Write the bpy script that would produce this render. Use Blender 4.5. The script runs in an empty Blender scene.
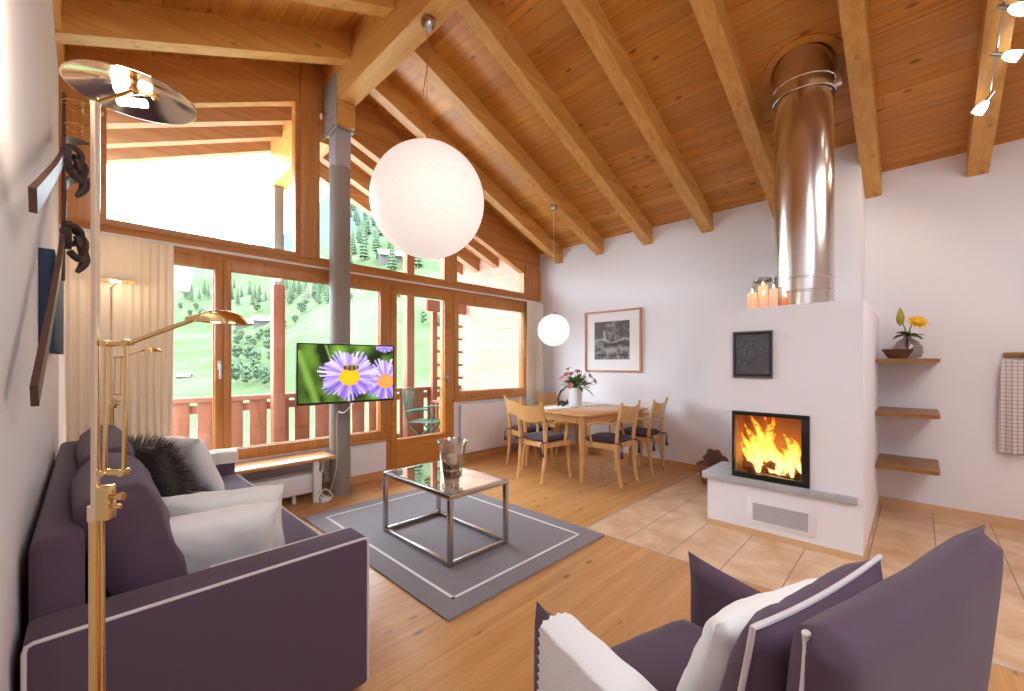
import bpy, bmesh, math, random
from mathutils import Vector, Matrix, Euler, noise
PI = math.pi
random.seed(7)
sc = bpy.context.scene
col = sc.collection

# ------------------------------------------------------------------ camera
YAW = math.atan2(427, 416)
cam_d = bpy.data.cameras.new('camera')
cam = bpy.data.objects.new('camera', cam_d); col.objects.link(cam)
cam.location = (0, 0, 1.32)
cam.rotation_euler = (PI / 2, 0, -YAW)
cam_d.sensor_fit = 'HORIZONTAL'; cam_d.sensor_width = 36
cam_d.lens = 416 / 1024 * 36
cam_d.shift_y = 17.5 / 1024
cam_d.clip_start = 0.02; cam_d.clip_end = 2000
sc.camera = cam

# ------------------------------------------------------------------ world, sun, view
W = bpy.data.worlds.new('sky'); sc.world = W; W.use_nodes = True
bg = W.node_tree.nodes['Background']
bg.inputs[0].default_value = (0.80, 0.90, 1.0, 1); bg.inputs[1].default_value = 8.5
sc.view_settings.view_transform = 'Standard'; sc.view_settings.look = 'None'
sc.view_settings.exposure = 0.84; sc.view_settings.gamma = 1; sc.view_settings.use_curve_mapping = False
sc.cycles.use_denoising = True
sc.cycles.max_bounces = 10; sc.cycles.diffuse_bounces = 5; sc.cycles.glossy_bounces = 4
sc.cycles.transparent_max_bounces = 24; sc.cycles.sample_clamp_indirect = 6
sc.cycles.caustics_reflective = False; sc.cycles.caustics_refractive = False

def lamp(name, kind, loc, energy, color, size=0.1, rot=None, spot=None):
    d = bpy.data.lights.new(name, kind); d.energy = energy; d.color = color
    if kind == 'AREA': d.size = size
    elif kind != 'SUN': d.shadow_soft_size = size
    if spot: d.spot_size = spot; d.spot_blend = 0.7
    o = bpy.data.objects.new(name, d); col.objects.link(o); o.location = loc
    if rot: o.rotation_euler = rot
    return o
# two unseen area lights added behind the camera to fill the room
lamp('rear_fill_right', 'AREA', (3.4, -1.2, 3.0), 12, (1, .93, .90), 1.0, (math.radians(20), 0, 0))
lamp('rear_fill_left', 'AREA', (1.0, -1.4, 3.1), 32, (.86, .93, 1), 1.0, (math.radians(40), 0, 0))

# ------------------------------------------------------------------ helpers
def lin(h):
    h = h.lstrip('#'); r = []
    for i in (0, 2, 4):
        c = int(h[i:i + 2], 16) / 255
        r.append(c / 12.92 if c <= .04045 else ((c + .055) / 1.055) ** 2.4)
    return (*r, 1)

def tag(o, label=None, cat=None, group=None, kind=None):
    if label: o['label'] = label
    if cat: o['category'] = cat
    if group: o['group'] = group
    if kind: o['kind'] = kind
    return o

def empty(name, loc=(0, 0, 0), rz=0, label=None, cat=None, group=None, parent=None):
    o = bpy.data.objects.new(name, None); col.objects.link(o)
    o.location = loc; o.rotation_euler = (0, 0, rz); o.empty_display_size = .1
    if parent: o.parent = parent
    return tag(o, label, cat, group)

def wmat(o):
    m = Matrix.LocRotScale(o.location, o.rotation_euler, o.scale)
    return wmat(o.parent) @ m if o.parent else m

def obj(name, bm, m, parent=None, smooth=35, mods=None):
    """bm holds world coordinates; the mesh is stored relative to its parent"""
    me = bpy.data.meshes.new(name)
    if parent: bm.transform(wmat(parent).inverted())
    bm.normal_update()
    bm.to_mesh(me); bm.free()
    o = bpy.data.objects.new(name, me); col.objects.link(o)
    if parent: o.parent = parent
    for mm in (m if isinstance(m, (list, tuple)) else [m]): me.materials.append(mm)
    if smooth:
        for p in me.polygons: p.use_smooth = True
        me.set_sharp_from_angle(angle=math.radians(smooth))
    return o

def thing1(name, bm, m, label, cat, group=None, loc=None, smooth=35):
    """a thing that is one mesh; its origin goes to loc"""
    if loc: bm.transform(Matrix.Translation(-Vector(loc)))
    o = obj(name, bm, m, None, smooth)
    if loc: o.location = loc
    return tag(o, label, cat, group)

def struct(name, bm, m, parent=None, smooth=35):
    o = obj(name, bm, m, parent, smooth)
    if not parent: o['kind'] = 'structure'
    return o

def copy_tree(o, parent=None):
    c = o.copy(); col.objects.link(c); c.parent = parent
    for ch in list(o.children): copy_tree(ch, c)
    return c

def B(): return bmesh.new()

def box(bm, x0, x1, y0, y1, z0, z1, bev=0, seg=2, M=None, mi=0):
    v = [bm.verts.new((x, y, z)) for x in (x0, x1) for y in (y0, y1) for z in (z0, z1)]
    F = [(0, 1, 3, 2), (4, 6, 7, 5), (0, 4, 5, 1), (2, 3, 7, 6), (0, 2, 6, 4), (1, 5, 7, 3)]
    fs = [bm.faces.new([v[i] for i in f]) for f in F]
    for f in fs: f.material_index = mi
    if bev:
        es = list({e for f in fs for e in f.edges})
        r = bmesh.ops.bevel(bm, geom=es, offset=bev, segments=seg, affect='EDGES', profile=.5)
        vs = set(v) if False else {x for f in r['faces'] for x in f.verts} | {x for x in v if x.is_valid}
        # faces left over from the box itself
        vs |= {x for f in fs if f.is_valid for x in f.verts}
    else: vs = set(v)
    if M is not None: bmesh.ops.transform(bm, matrix=M, verts=list(vs))
    return list(vs)

def rot(ax, deg, at=(0, 0, 0)):
    at = Vector(at)
    return Matrix.Translation(at) @ Matrix.Rotation(math.radians(deg), 4, ax) @ Matrix.Translation(-at)

def beam(bm, a, b, w, h, bev=0, up=(0, 0, 1)):
    """rectangular bar between two points"""
    a = Vector(a); b = Vector(b); d = (b - a); L = d.length; d.normalize()
    up = Vector(up); s = d.cross(up)
    if s.length < 1e-4: s = d.cross(Vector((0, 1, 0)))
    s.normalize(); u = s.cross(d)
    M = Matrix(((s.x, d.x, u.x, a.x), (s.y, d.y, u.y, a.y), (s.z, d.z, u.z, a.z), (0, 0, 0, 1)))
    return box(bm, -w / 2, w / 2, 0, L, -h / 2, h / 2, bev, 2, M)

def smooth_path(pts, n=6, closed=False):
    pts = [Vector(p) for p in pts]; out = []; m = len(pts)
    rng = range(m) if closed else range(m - 1)
    for i in rng:
        g = (lambda k: pts[k % m]) if closed else (lambda k: pts[max(0, min(m - 1, k))])
        p0, p1, p2, p3 = g(i - 1), g(i), g(i + 1), g(i + 2)
        for k in range(n):
            t = k / n
            out.append(.5 * ((2 * p1) + (p2 - p0) * t + (2 * p0 - 5 * p1 + 4 * p2 - p3) * t * t + (3 * p1 - p0 - 3 * p2 + p3) * t ** 3))
    if not closed: out.append(pts[-1])
    return out

def tube(bm, pts, r, n=8, closed=False, smooth=0, flat=1.0, mi=0):
    if smooth: 
        m0 = len(pts)
        if isinstance(r, (list, tuple)):
            rr = []
            for i in range(m0 - 1):
                for k in range(smooth): rr.append(r[i] + (r[i + 1] - r[i]) * k / smooth)
            r = rr + [r[-1]]
        pts = smooth_path(pts, smooth, closed)
    pts = [Vector(p) for p in pts]; m = len(pts)
    R = r if isinstance(r, (list, tuple)) else [r] * m
    t0 = (pts[1] - pts[0]).normalized()
    nv = t0.cross(Vector((0, 0, 1)))
    if nv.length < 1e-3: nv = t0.cross(Vector((0, 1, 0)))
    nv.normalize(); rings = []
    for i in range(m):
        if closed: t = (pts[(i + 1) % m] - pts[i - 1]).normalized()
        else: t = (pts[min(m - 1, i + 1)] - pts[max(0, i - 1)]).normalized()
        nv = (nv - t * nv.dot(t)); nv.normalize(); b = t.cross(nv)
        rings.append([bm.verts.new(pts[i] + (nv * math.cos(2 * PI * k / n) + b * flat * math.sin(2 * PI * k / n)) * R[i]) for k in range(n)])
    for i in range(m if closed else m - 1):
        A, C = rings[i], rings[(i + 1) % m]
        for k in range(n):
            f = bm.faces.new((A[k], A[(k + 1) % n], C[(k + 1) % n], C[k])); f.material_index = mi
    if not closed:
        bm.faces.new(rings[0][::-1]).material_index = mi; bm.faces.new(rings[-1]).material_index = mi
    return [v for r_ in rings for v in r_]

def lathe(bm, prof, c=(0, 0, 0), n=32, M=None, cap0=True, cap1=True, mi=0):
    rings = []
    for r, z in prof:
        rings.append([bm.verts.new((c[0] + r * math.cos(2 * PI * k / n), c[1] + r * math.sin(2 * PI * k / n), c[2] + z)) for k in range(n)])
    for A, C in zip(rings, rings[1:]):
        for k in range(n): bm.faces.new((A[k], A[(k + 1) % n], C[(k + 1) % n], C[k])).material_index = mi
    if cap0: bm.faces.new(rings[0][::-1]).material_index = mi
    if cap1: bm.faces.new(rings[-1]).material_index = mi
    vs = [v for r_ in rings for v in r_]
    if M is not None: bmesh.ops.transform(bm, matrix=M, verts=vs)
    return vs

def ball(bm, c, r, sx=1, sy=1, sz=1, u=16, v=10, M=None):
    res = bmesh.ops.create_uvsphere(bm, u_segments=u, v_segments=v, radius=r)
    m = Matrix.Translation(c) @ (M or Matrix.Identity(4)) @ Matrix.Diagonal((sx, sy, sz, 1))
    bmesh.ops.transform(bm, matrix=m, verts=res['verts']); return res['verts']

def prism(bm, poly, axis, a0, a1):
    """poly: 2D points; axis 'y' -> poly is (x,z); 'x' -> (y,z); 'z' -> (x,y)"""
    f = {'y': lambda p, a: (p[0], a, p[1]), 'x': lambda p, a: (a, p[0], p[1]), 'z': lambda p, a: (p[0], p[1], a)}[axis]
    A = [bm.verts.new(f(p, a0)) for p in poly]; C = [bm.verts.new(f(p, a1)) for p in poly]
    fs = [bm.faces.new(A), bm.faces.new(C[::-1])]
    n = len(poly)
    for i in range(n): fs.append(bm.faces.new((A[(i + 1) % n], A[i], C[i], C[(i + 1) % n])))
    bmesh.ops.recalc_face_normals(bm, faces=fs)
    return A + C

def bridge(bm, r1, r2, closed=True):
    n = len(r1)
    for k in range(n if closed else n - 1): bm.faces.new((r1[k], r1[(k + 1) % n], r2[(k + 1) % n], r2[k]))

def frame_of(origin, xdir, zdir):
    """matrix with local x along xdir, local z along zdir"""
    x = Vector(xdir).normalized(); z = Vector(zdir); z = (z - x * z.dot(x)).normalized(); y = z.cross(x)
    return Matrix(((x.x, y.x, z.x, origin[0]), (x.y, y.y, z.y, origin[1]), (x.z, y.z, z.z, origin[2]), (0, 0, 0, 1)))

def pillow(bm, w, h, t, M, n=18, pinch=.06, wr=.006, seed=0, sag=0, expo=.42):
    """soft square cushion, local x by z, thickness along y; returns seam loop"""
    rim = []
    def pos(i, j, s):
        u = -1 + 2 * i / n; v = -1 + 2 * j / n
        k = 1 - pinch * (1 - (abs(u) * abs(v)) ** 1.2) * max(abs(u), abs(v)) ** 3
        e = ((1 - abs(u) ** 2.6) * (1 - abs(v) ** 2.6)) ** expo
        q = noise.noise(Vector((u * 2 + seed, v * 2, s * 3 + seed))) * wr + noise.noise(Vector((u * 5 + seed, v * 5, s))) * wr * .5
        x = u * w / 2 * (1 - pinch * (1 - v * v) * abs(u)); z = v * h / 2 * (1 - pinch * (1 - u * u) * abs(v))
        y = s * (t / 2 * e + q * (e > 0))
        z -= sag * (1 - v) * 0 
        return M @ Vector((x, y, z))
    top = [[None] * (n + 1) for _ in range(n + 1)]; bot = [[None] * (n + 1) for _ in range(n + 1)]
    for i in range(n + 1):
        for j in range(n + 1):
            e = i in (0, n) or j in (0, n)
            top[i][j] = bm.verts.new(pos(i, j, 1))
            bot[i][j] = top[i][j] if e else bm.verts.new(pos(i, j, -1))
    for i in range(n):
        for j in range(n):
            bm.faces.new((top[i][j], top[i][j + 1], top[i + 1][j + 1], top[i + 1][j]))
            bm.faces.new((bot[i][j], bot[i + 1][j], bot[i + 1][j + 1], bot[i][j + 1]))
    loop = [top[i][0] for i in range(n)] + [top[n][j] for j in range(n)] + [top[i][n] for i in range(n, 0, -1)] + [top[0][j] for j in range(n, 0, -1)]
    return [v.co.copy() for v in loop]

def sheet(bm, f, nu, nv, th=.004, closed=False):
    """thick sheet from f(u,v)->Vector, u,v in 0..1"""
    P = [[Vector(f(i / nu, j / nv)) for j in range(nv + 1)] for i in range(nu + 1)]
    def nrm(i, j):
        a = P[min(nu, i + 1)][j] - P[max(0, i - 1)][j]; b = P[i][min(nv, j + 1)] - P[i][max(0, j - 1)]
        c = a.cross(b); return c.normalized() if c.length > 1e-9 else Vector((0, 0, 1))
    T = [[bm.verts.new(P[i][j] + nrm(i, j) * th / 2) for j in range(nv + 1)] for i in range(nu + 1)]
    Q = [[bm.verts.new(P[i][j] - nrm(i, j) * th / 2) for j in range(nv + 1)] for i in range(nu + 1)]
    for i in range(nu):
        for j in range(nv):
            bm.faces.new((T[i][j], T[i + 1][j], T[i + 1][j + 1], T[i][j + 1]))
            bm.faces.new((Q[i][j], Q[i][j + 1], Q[i + 1][j + 1], Q[i + 1][j]))
    for i in range(nu):
        bm.faces.new((T[i][0], Q[i][0], Q[i + 1][0], T[i + 1][0])); bm.faces.new((T[i][nv], T[i + 1][nv], Q[i + 1][nv], Q[i][nv]))
    for j in range(nv):
        bm.faces.new((T[0][j], T[0][j + 1], Q[0][j + 1], Q[0][j])); bm.faces.new((T[nu][j], Q[nu][j], Q[nu][j + 1], T[nu][j + 1]))

# ------------------------------------------------------------------ materials
class NT:
    def __init__(s, name):
        s.m = bpy.data.materials.new(name); s.m.use_nodes = True; s.t = s.m.node_tree; s.t.nodes.clear()
        s.out = s.n('ShaderNodeOutputMaterial')
    def n(s, k, **a):
        x = s.t.nodes.new(k)
        for q, v in a.items(): setattr(x, q, v)
        return x
    def l(s, a, b): s.t.links.new(a, b)
    def set(s, sock, v):
        if isinstance(v, bpy.types.NodeSocket): s.l(v, sock)
        else: sock.default_value = v
    def math(s, op, a, b=0, c=0):
        x = s.n('ShaderNodeMath', operation=op)
        for i, v in enumerate((a, b, c)): s.set(x.inputs[i], v)
        return x.outputs[0]
    def mix(s, f, a, b, mode='MIX'):
        x = s.n('ShaderNodeMix', data_type='RGBA', blend_type=mode)
        s.set(x.inputs[0], f); s.set(x.inputs[6], a); s.set(x.inputs[7], b); return x.outputs[2]
    def noise(s, vec, scale, detail=3, rough=.55, dist=0):
        x = s.n('ShaderNodeTexNoise'); s.l(vec, x.inputs['Vector'])
        x.inputs['Scale'].default_value = scale; x.inputs['Detail'].default_value = detail
        x.inputs['Roughness'].default_value = rough; x.inputs['Distortion'].default_value = dist
        return x.outputs[0]
    def ramp(s, f, stops):
        x = s.n('ShaderNodeValToRGB'); s.l(f, x.inputs[0]); e = x.color_ramp.elements
        while len(e) < len(stops): e.new(.5)
        for q, (p, c) in zip(e, stops): q.position = p; q.color = c if len(c) == 4 else (*c, 1)
        return x.outputs[0]
    def coord(s, kind='Object'): return s.n('ShaderNodeTexCoord').outputs[kind]
    def xyz(s, v):
        x = s.n('ShaderNodeSeparateXYZ'); s.l(v, x.inputs[0]); return x.outputs
    def comb(s, a, b, c):
        x = s.n('ShaderNodeCombineXYZ')
        for i, v in enumerate((a, b, c)): s.set(x.inputs[i], v)
        return x.outputs[0]
    def bump(s, h, strength=.2, dist=.01):
        x = s.n('ShaderNodeBump'); s.l(h, x.inputs['Height']); x.inputs['Strength'].default_value = strength
        x.inputs['Distance'].default_value = dist; return x.outputs[0]
    def bsdf(s, color, rough=.5, metal=0, normal=None, **k):
        x = s.n('ShaderNodeBsdfPrincipled'); s.set(x.inputs['Base Color'], color); s.set(x.inputs['Roughness'], rough)
        x.inputs['Metallic'].default_value = metal
        if normal: s.l(normal, x.inputs['Normal'])
        for q, v in k.items(): s.set(x.inputs[q.replace('_', ' ')], v)
        s.l(x.outputs[0], s.out.inputs[0]); return x

def plain(name, hexc, rough=.5, metal=0, bump=0, bscale=40, var=0, **k):
    t = NT(name); c = lin(hexc) if isinstance(hexc, str) else (*hexc, 1); co = t.coord(); nrm = None; colr = c
    if var:
        nf = t.noise(co, bscale * .25, 3)
        colr = t.mix(nf, tuple(x * (1 - var) for x in c[:3]) + (1,), tuple(min(1, x * (1 + var)) for x in c[:3]) + (1,))
    if bump: nrm = t.bump(t.noise(co, bscale, 4), bump, .01)
    t.bsdf(colr, rough, metal, nrm, **k); return t.m

def wood(name, base, dark, axis='x', rough=.45, plank=0, across='y', plen=0, knots=.0, grain=1.0, var=.0, seam=.5, seamw=.02, spec=.5, coat=0):
    t = NT(name); co = t.coord(); X = t.xyz(co); ix = {'x': 0, 'y': 1, 'z': 2}
    al = X[ix[axis]]; ac = X[ix[across]]; ot = X[[i for i in range(3) if i not in (ix[axis], ix[across])][0]]
    cb = lin(base); cd = lin(dark); tone = None; sm = None
    if plank:
        q = t.math('DIVIDE', ac, plank); idx = t.math('FLOOR', q); fr = t.math('FRACT', q)
        wn = t.n('ShaderNodeTexWhiteNoise', noise_dimensions='1D'); t.l(idx, wn.inputs['W']); rnd = wn.outputs['Value']
        e = t.math('LESS_THAN', t.math('MINIMUM', fr, t.math('SUBTRACT', 1, fr)), seamw)
        if plen:
            ql = t.math('ADD', t.math('DIVIDE', al, plen), t.math('MULTIPLY', rnd, 7.3)); il = t.math('FLOOR', ql); fl = t.math('FRACT', ql)
            w2 = t.n('ShaderNodeTexWhiteNoise', noise_dimensions='2D'); t.l(t.comb(idx, il, 0), w2.inputs['Vector']); rnd = w2.outputs['Value']
            e = t.math('MAXIMUM', e, t.math('LESS_THAN', t.math('MINIMUM', fl, t.math('SUBTRACT', 1, fl)), seamw * plank / plen))
        sm = e; tone = rnd
        al = t.math('ADD', al, t.math('MULTIPLY', rnd, 13.7))
    v = t.comb(t.math('MULTIPLY', al, .9), t.math('MULTIPLY', ac, 14), t.math('MULTIPLY', ot, 14))
    g1 = t.noise(v, 1.2 * grain, 4, .6, .6)
    v2 = t.comb(t.math('MULTIPLY', al, 3.0), t.math('MULTIPLY', ac, 90), t.math('MULTIPLY', ot, 90))
    g2 = t.noise(v2, 1.0 * grain, 2, .5)
    g = t.math('ADD', t.math('MULTIPLY', g1, .75), t.math('MULTIPLY', g2, .25))
    c = t.ramp(g, [(.30, cd), (.66, cb)])
    if tone is not None and var:
        c = t.mix(t.math('MULTIPLY', tone, var), c, tuple(x * .45 for x in cd[:3]) + (1,))
        c = t.mix(t.math('MULTIPLY', t.math('FRACT', t.math('MULTIPLY', tone, 17)), var * .5), c, lin('#e9b36a'))
    if knots:
        vo = t.n('ShaderNodeTexVoronoi'); t.l(t.comb(t.math('MULTIPLY', al, 3.6), t.math('MULTIPLY', ac, 8), t.math('MULTIPLY', ot, 8)), vo.inputs['Vector'])
        vo.inputs['Scale'].default_value = 1.0
        k = t.ramp(vo.outputs['Distance'], [(.0, (1, 1, 1)), (.10, (.8, .8, .8)), (.15, (0, 0, 0))])
        c = t.mix(t.math('MULTIPLY', k, knots), c, tuple(x * .35 for x in cd[:3]) + (1,))
    h = g
    if sm is not None:
        c = t.mix(t.math('MULTIPLY', sm, seam), c, tuple(x * .3 for x in cd[:3]) + (1,))
        h = t.math('SUBTRACT', t.math('MULTIPLY', g, .15), sm)
    t.bsdf(c, rough, 0, t.bump(h, .12, .004), Specular_IOR_Level=spec, Coat_Weight=coat); return t.m

def fabric(name, hexc, weave=900, rough=.95, var=.12, bump=.25, sheen=.12):
    t = NT(name); co = t.coord(); c = lin(hexc)
    w = t.noise(co, weave, 2); big = t.noise(co, 3, 3)
    f = t.math('ADD', t.math('MULTIPLY', w, .7), t.math('MULTIPLY', big, .3))
    cc = t.mix(f, tuple(x * (1 - var) for x in c[:3]) + (1,), tuple(min(1, x * (1 + var)) for x in c[:3]) + (1,))
    t.bsdf(cc, rough, 0, t.bump(w, bump, .002), Sheen_Weight=sheen, Sheen_Roughness=.5, Specular_IOR_Level=.2); return t.m

def archglass(name, tint=(1, 1, 1), refl=1.0, rough=0.0, base=.0):
    t = NT(name); tr = t.n('ShaderNodeBsdfTransparent'); tr.inputs[0].default_value = (*tint, 1)
    gl = t.n('ShaderNodeBsdfGlossy'); gl.inputs['Roughness'].default_value = rough
    lw = t.n('ShaderNodeLayerWeight'); lw.inputs[0].default_value = .5
    fr = t.math('MULTIPLY_ADD', t.math('POWER', lw.outputs['Facing'], 4), .8, .04)
    mx = t.n('ShaderNodeMixShader'); t.l(t.math('ADD', t.math('MULTIPLY', fr, refl), base), mx.inputs[0])
    t.l(tr.outputs[0], mx.inputs[1]); t.l(gl.outputs[0], mx.inputs[2]); t.l(mx.outputs[0], t.out.inputs[0]); return t.m

def emit(name, c, s=1):
    t = NT(name); e = t.n('ShaderNodeEmission'); e.inputs[0].default_value = (*c, 1); e.inputs[1].default_value = s
    t.l(e.outputs[0], t.out.inputs[0]); return t.m

def attr_mat(name, rough=.5, em=0):
    t = NT(name); a = t.n('ShaderNodeVertexColor', layer_name='Col')
    if em:
        b = t.bsdf((0.004, 0.004, 0.004, 1), .3, Specular_IOR_Level=.15); t.l(a.outputs[0], b.inputs['Emission Color']); b.inputs['Emission Strength'].default_value = em
    else: t.bsdf(a.outputs[0], rough)
    return t.m

M = {}
M['wall'] = plain('white_plaster', '#ecebf2', .9, bump=.06, bscale=120)
M['ceil'] = wood('ceiling_boards', '#e09a3c', '#b06a1e', 'y', .4, .125, 'x', 5.0, .8, 1, .42, .5, .02, .4)
M['floor'] = wood('floor_boards', '#d9a468', '#b98045', 'x', .30, .22, 'y', 3.6, .8, .8, .18, .25, .010, .5)
M['rafter'] = wood('rafter_pine', '#dda75c', '#c2873c', 'x', .45, across='y', knots=.55)
M['ridge'] = wood('ridge_pine', '#e0aa60', '#c88a40', 'y', .45, across='x', knots=.5)
M['frame'] = wood('window_larch', '#d09150', '#b06e36', 'x', .38, across='z', knots=.1)
M['frame_v'] = wood('window_larch_upright', '#d09150', '#b06e36', 'z', .38, across='x', knots=.1)
M['doorpanel'] = wood('door_panel_larch', '#cf8f48', '#b2722f', 'x', .38, across='z')
M['skirting'] = wood('skirting_pine', '#d8a873', '#bf8a55', 'x', .4, across='z')
M['beech'] = wood('beech', '#e2b478', '#c69153', 'z', .38, across='x', grain=.8)
M['beech_top'] = wood('beech_table', '#dfaa70', '#c4884b', 'x', .3, across='y', grain=.8)
M['oak'] = wood('oak_shelf', '#a8763f', '#7c5228', 'y', .42, across='x', grain=.8)
M['ext'] = wood('weathered_balcony_wood', '#a86c50', '#864c34', 'z', .7, across='x', knots=.3)
M['ext_x'] = wood('balcony_rail_wood', '#ad735c', '#8a5442', 'x', .7, across='z', knots=.2)
M['cladding'] = wood('cladding_boards', '#d8b3a2', '#c79a88', 'y', .7, .19, 'z', 0, .3, 1, .15, .4, .03)
M['ext_rafter'] = wood('shaded_eaves_rafter', '#b88c66', '#8e6447', 'x', .5, across='y', knots=.3)  # darker rafter wood, shade under the eaves painted into the colour
M['deck'] = wood('deck_boards', '#77655a', '#57483f', 'x', .8, .14, 'y', 0, .1, 1, .3, .8, .04)
M['steel'] = plain('grey_steel', '#97918c', .45, 0, bump=.03, bscale=30)
M['chrome'] = plain('brushed_chrome', '#b9b5b2', .25, 1.0)
M['brass'] = plain('polished_brass', '#e8c88c', .16, 1.0)
M['brass2'] = plain('pale_polished_brass', '#efdcc0', .12, 1.0)
M['purple'] = fabric('purple_wool', '#5b4757')
M['purple_light'] = fabric('purple_piping_side', '#6b5264')
M['piping'] = fabric('pale_piping', '#d9cfd2', 600)
M['white_cloth'] = fabric('white_cotton', '#f6f4f2', 700, var=.04)
M['cream_cloth'] = fabric('cream_fleece', '#e6dfd6', 250, var=.06, bump=.6)
M['curtain'] = fabric('beige_curtain', '#f6e4cb', 600, var=.06)
M['curtain_w'] = fabric('white_curtain', '#ece6da', 600, var=.04)
M['glass'] = archglass('window_glass', (.98, 1, .99), .8)
M['vglass'] = archglass('vase_glass', (.97, .985, .98), 2.4, 0, .07)
M['tglass'] = archglass('table_glass', (.90, .95, .93), 2.2, 0, .03)
M['black'] = plain('black_metal', '#141414', .35)
M['white_metal'] = plain('white_enamel', '#ecebee', .35)
M['slate'] = plain('grey_stone_slab', '#adafb5', .5, bump=.2, bscale=60, var=.25)
M['iron'] = plain('cast_iron', '#5a5a62', .5, .15, bump=.3, bscale=80)

# rug
def rug_mat(name, hexc):
    t = NT(name); co = t.coord(); X = t.xyz(co); c = lin(hexc)
    w = t.noise(t.comb(t.math('MULTIPLY', X[0], 300), t.math('MULTIPLY', X[1], 90), 0), 1, 2); b = t.noise(co, 2.2, 3)
    f = t.math('ADD', t.math('MULTIPLY', w, .6), t.math('MULTIPLY', b, .4))
    t.bsdf(t.mix(f, tuple(x * .78 for x in c[:3]) + (1,), tuple(x * 1.2 for x in c[:3]) + (1,)), .95, 0, t.bump(w, .35, .003)); return t.m
M['rug'] = rug_mat('grey_rug', '#8b858b'); M['rug_line'] = rug_mat('white_rug_band', '#e3dfe0')

# tiles: running grout along X every .332, cross joints every .332
def tile_mat():
    t = NT('terracotta_tiles'); co = t.coord(); X = t.xyz(co); s = .3325
    a = t.math('DIVIDE', t.math('SUBTRACT', X[1], 1.9), s); b = t.math('DIVIDE', t.math('SUBTRACT', X[0], 2.79), s)
    fa = t.math('FRACT', a); fb = t.math('FRACT', b)
    ea = t.math('LESS_THAN', t.math('MINIMUM', fa, t.math('SUBTRACT', 1, fa)), .011)
    eb = t.math('LESS_THAN', t.math('MINIMUM', fb, t.math('SUBTRACT', 1, fb)), .009)
    wn = t.n('ShaderNodeTexWhiteNoise', noise_dimensions='2D'); t.l(t.comb(t.math('FLOOR', a), t.math('FLOOR', b), 0), wn.inputs['Vector'])
    nz = t.noise(co, 5, 4)
    c = t.mix(t.ramp(nz, [(.35, (0, 0, 0)), (.65, (1, 1, 1))]), lin('#cfa47a'), lin('#e8cba9'))
    c = t.mix(t.math('MULTIPLY', wn.outputs['Value'], .3), c, lin('#cfa27c'))
    c = t.mix(ea, c, lin('#94806f')); c = t.mix(t.math('MULTIPLY', eb, .55), c, lin('#a98a72'))
    e = t.math('MAXIMUM', ea, eb)
    t.bsdf(c, .33, 0, t.bump(t.math('SUBTRACT', t.math('MULTIPLY', nz, .2), e), .2, .003)); return t.m
M['tile'] = tile_mat()
M['tile_skirt'] = plain('tile_skirting', '#d9b48e', .4, var=.12, bscale=20)

# ------------------------------------------------------------------ the room
FY = 4.42; RX = 5.2; LX = -.13; BK = -2.6
AP = 1.81; ZA = 4.43; SR = .392; SL = .435          # ridge line, right and left slopes of the boards' underside
def zr(x): return ZA - SR * (x - AP) if x > AP else ZA - SL * (AP - x)
bm = B(); box(bm, LX - .1, 2.79, BK, FY + .1, -.1, 0); box(bm, 2.79, RX + .1, 1.9, FY + .1, -.1, 0)
struct('floor', bm, M['floor'], smooth=0)
bm = B(); box(bm, 2.79, RX + .1, BK, 1.9, -.1, 0)
o = struct('floor_tiles', bm, M['tile'], smooth=0); o.name = 'floor'
bm = B(); box(bm, 2.782, 2.79, BK, 1.9, -.002, .002); box(bm, 2.782, RX, 1.9, 1.908, -.002, .002)
struct('trim_1', bm, M['slate'], smooth=0)
bm = B()
prism(bm, [(LX - .15, 0), (LX, 0), (LX, zr(LX) + .1), (LX - .15, zr(LX) + .1)], 'y', BK, FY + .12)
struct('wall_left', bm, M['wall'], smooth=0)
bm = B(); box(bm, RX, RX + .15, BK, FY + .12, 0, zr(RX) + .06); struct('wall_right', bm, M['wall'], smooth=0)
bm = B(); box(bm, LX, RX, BK - .12, BK, 0, 4.5); struct('wall_front', bm, M['wall'], smooth=0)
# chimney chase behind the flue
bm = B(); prism(bm, [(4.76, 0), (5.2, 0), (5.2, zr(5.2) + .02), (4.76, zr(4.76) + .02)], 'y', .357, .86)
struct('wall_chimney', bm, M['wall'], smooth=0)
# ceiling boards: two slopes
OE = 6.45
bm = B(); prism(bm, [(AP, ZA), (RX + .5, zr(RX + .5)), (RX + .5, zr(RX + .5) + .12), (AP, ZA + .12)], 'y', BK, OE)
prism(bm, [(AP, ZA), (AP, ZA + .12), (LX - .6, zr(LX - .6) + .12), (LX - .6, zr(LX - .6))], 'y', BK, OE)
struct('ceiling', bm, M['ceil'], smooth=0)

# skirting
bm = B(); box(bm, 1.9, 2.5, FY - .018, FY, 0, .08); box(bm, 3.4, RX, FY - .018, FY, 0, .08); box(bm, LX, 1.9, FY - .018, FY, 0, .08); struct('baseboard_back', bm, M['skirting'], smooth=0)
bm = B(); box(bm, RX - .018, RX, 1.9, FY - .018, 0, .08); struct('baseboard_right', bm, M['skirting'], smooth=0)
bm = B(); box(bm, RX - .012, RX, BK, .25, 0, .075); box(bm, RX - .012, RX, 1.3, 1.9, 0, .075); o = struct('baseboard_right', bm, M['tile_skirt'], smooth=0)
bm = B(); box(bm, LX, LX + .015, BK, FY, 0, .08); struct('baseboard_left', bm, M['skirting'], smooth=0)

# facade: lower white parapet
T = .13
bm = B()
box(bm, LX, .86, FY, FY + T, 0, .42); box(bm, .86, 2.44, FY, FY + T, 0, .44)
box(bm, 3.43, RX, FY, FY + T, 0, .83)
box(bm, 4.88, RX, FY, FY + T, .83, 2.26)
struct('wall_back', bm, M['wall'], smooth=0)
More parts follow.
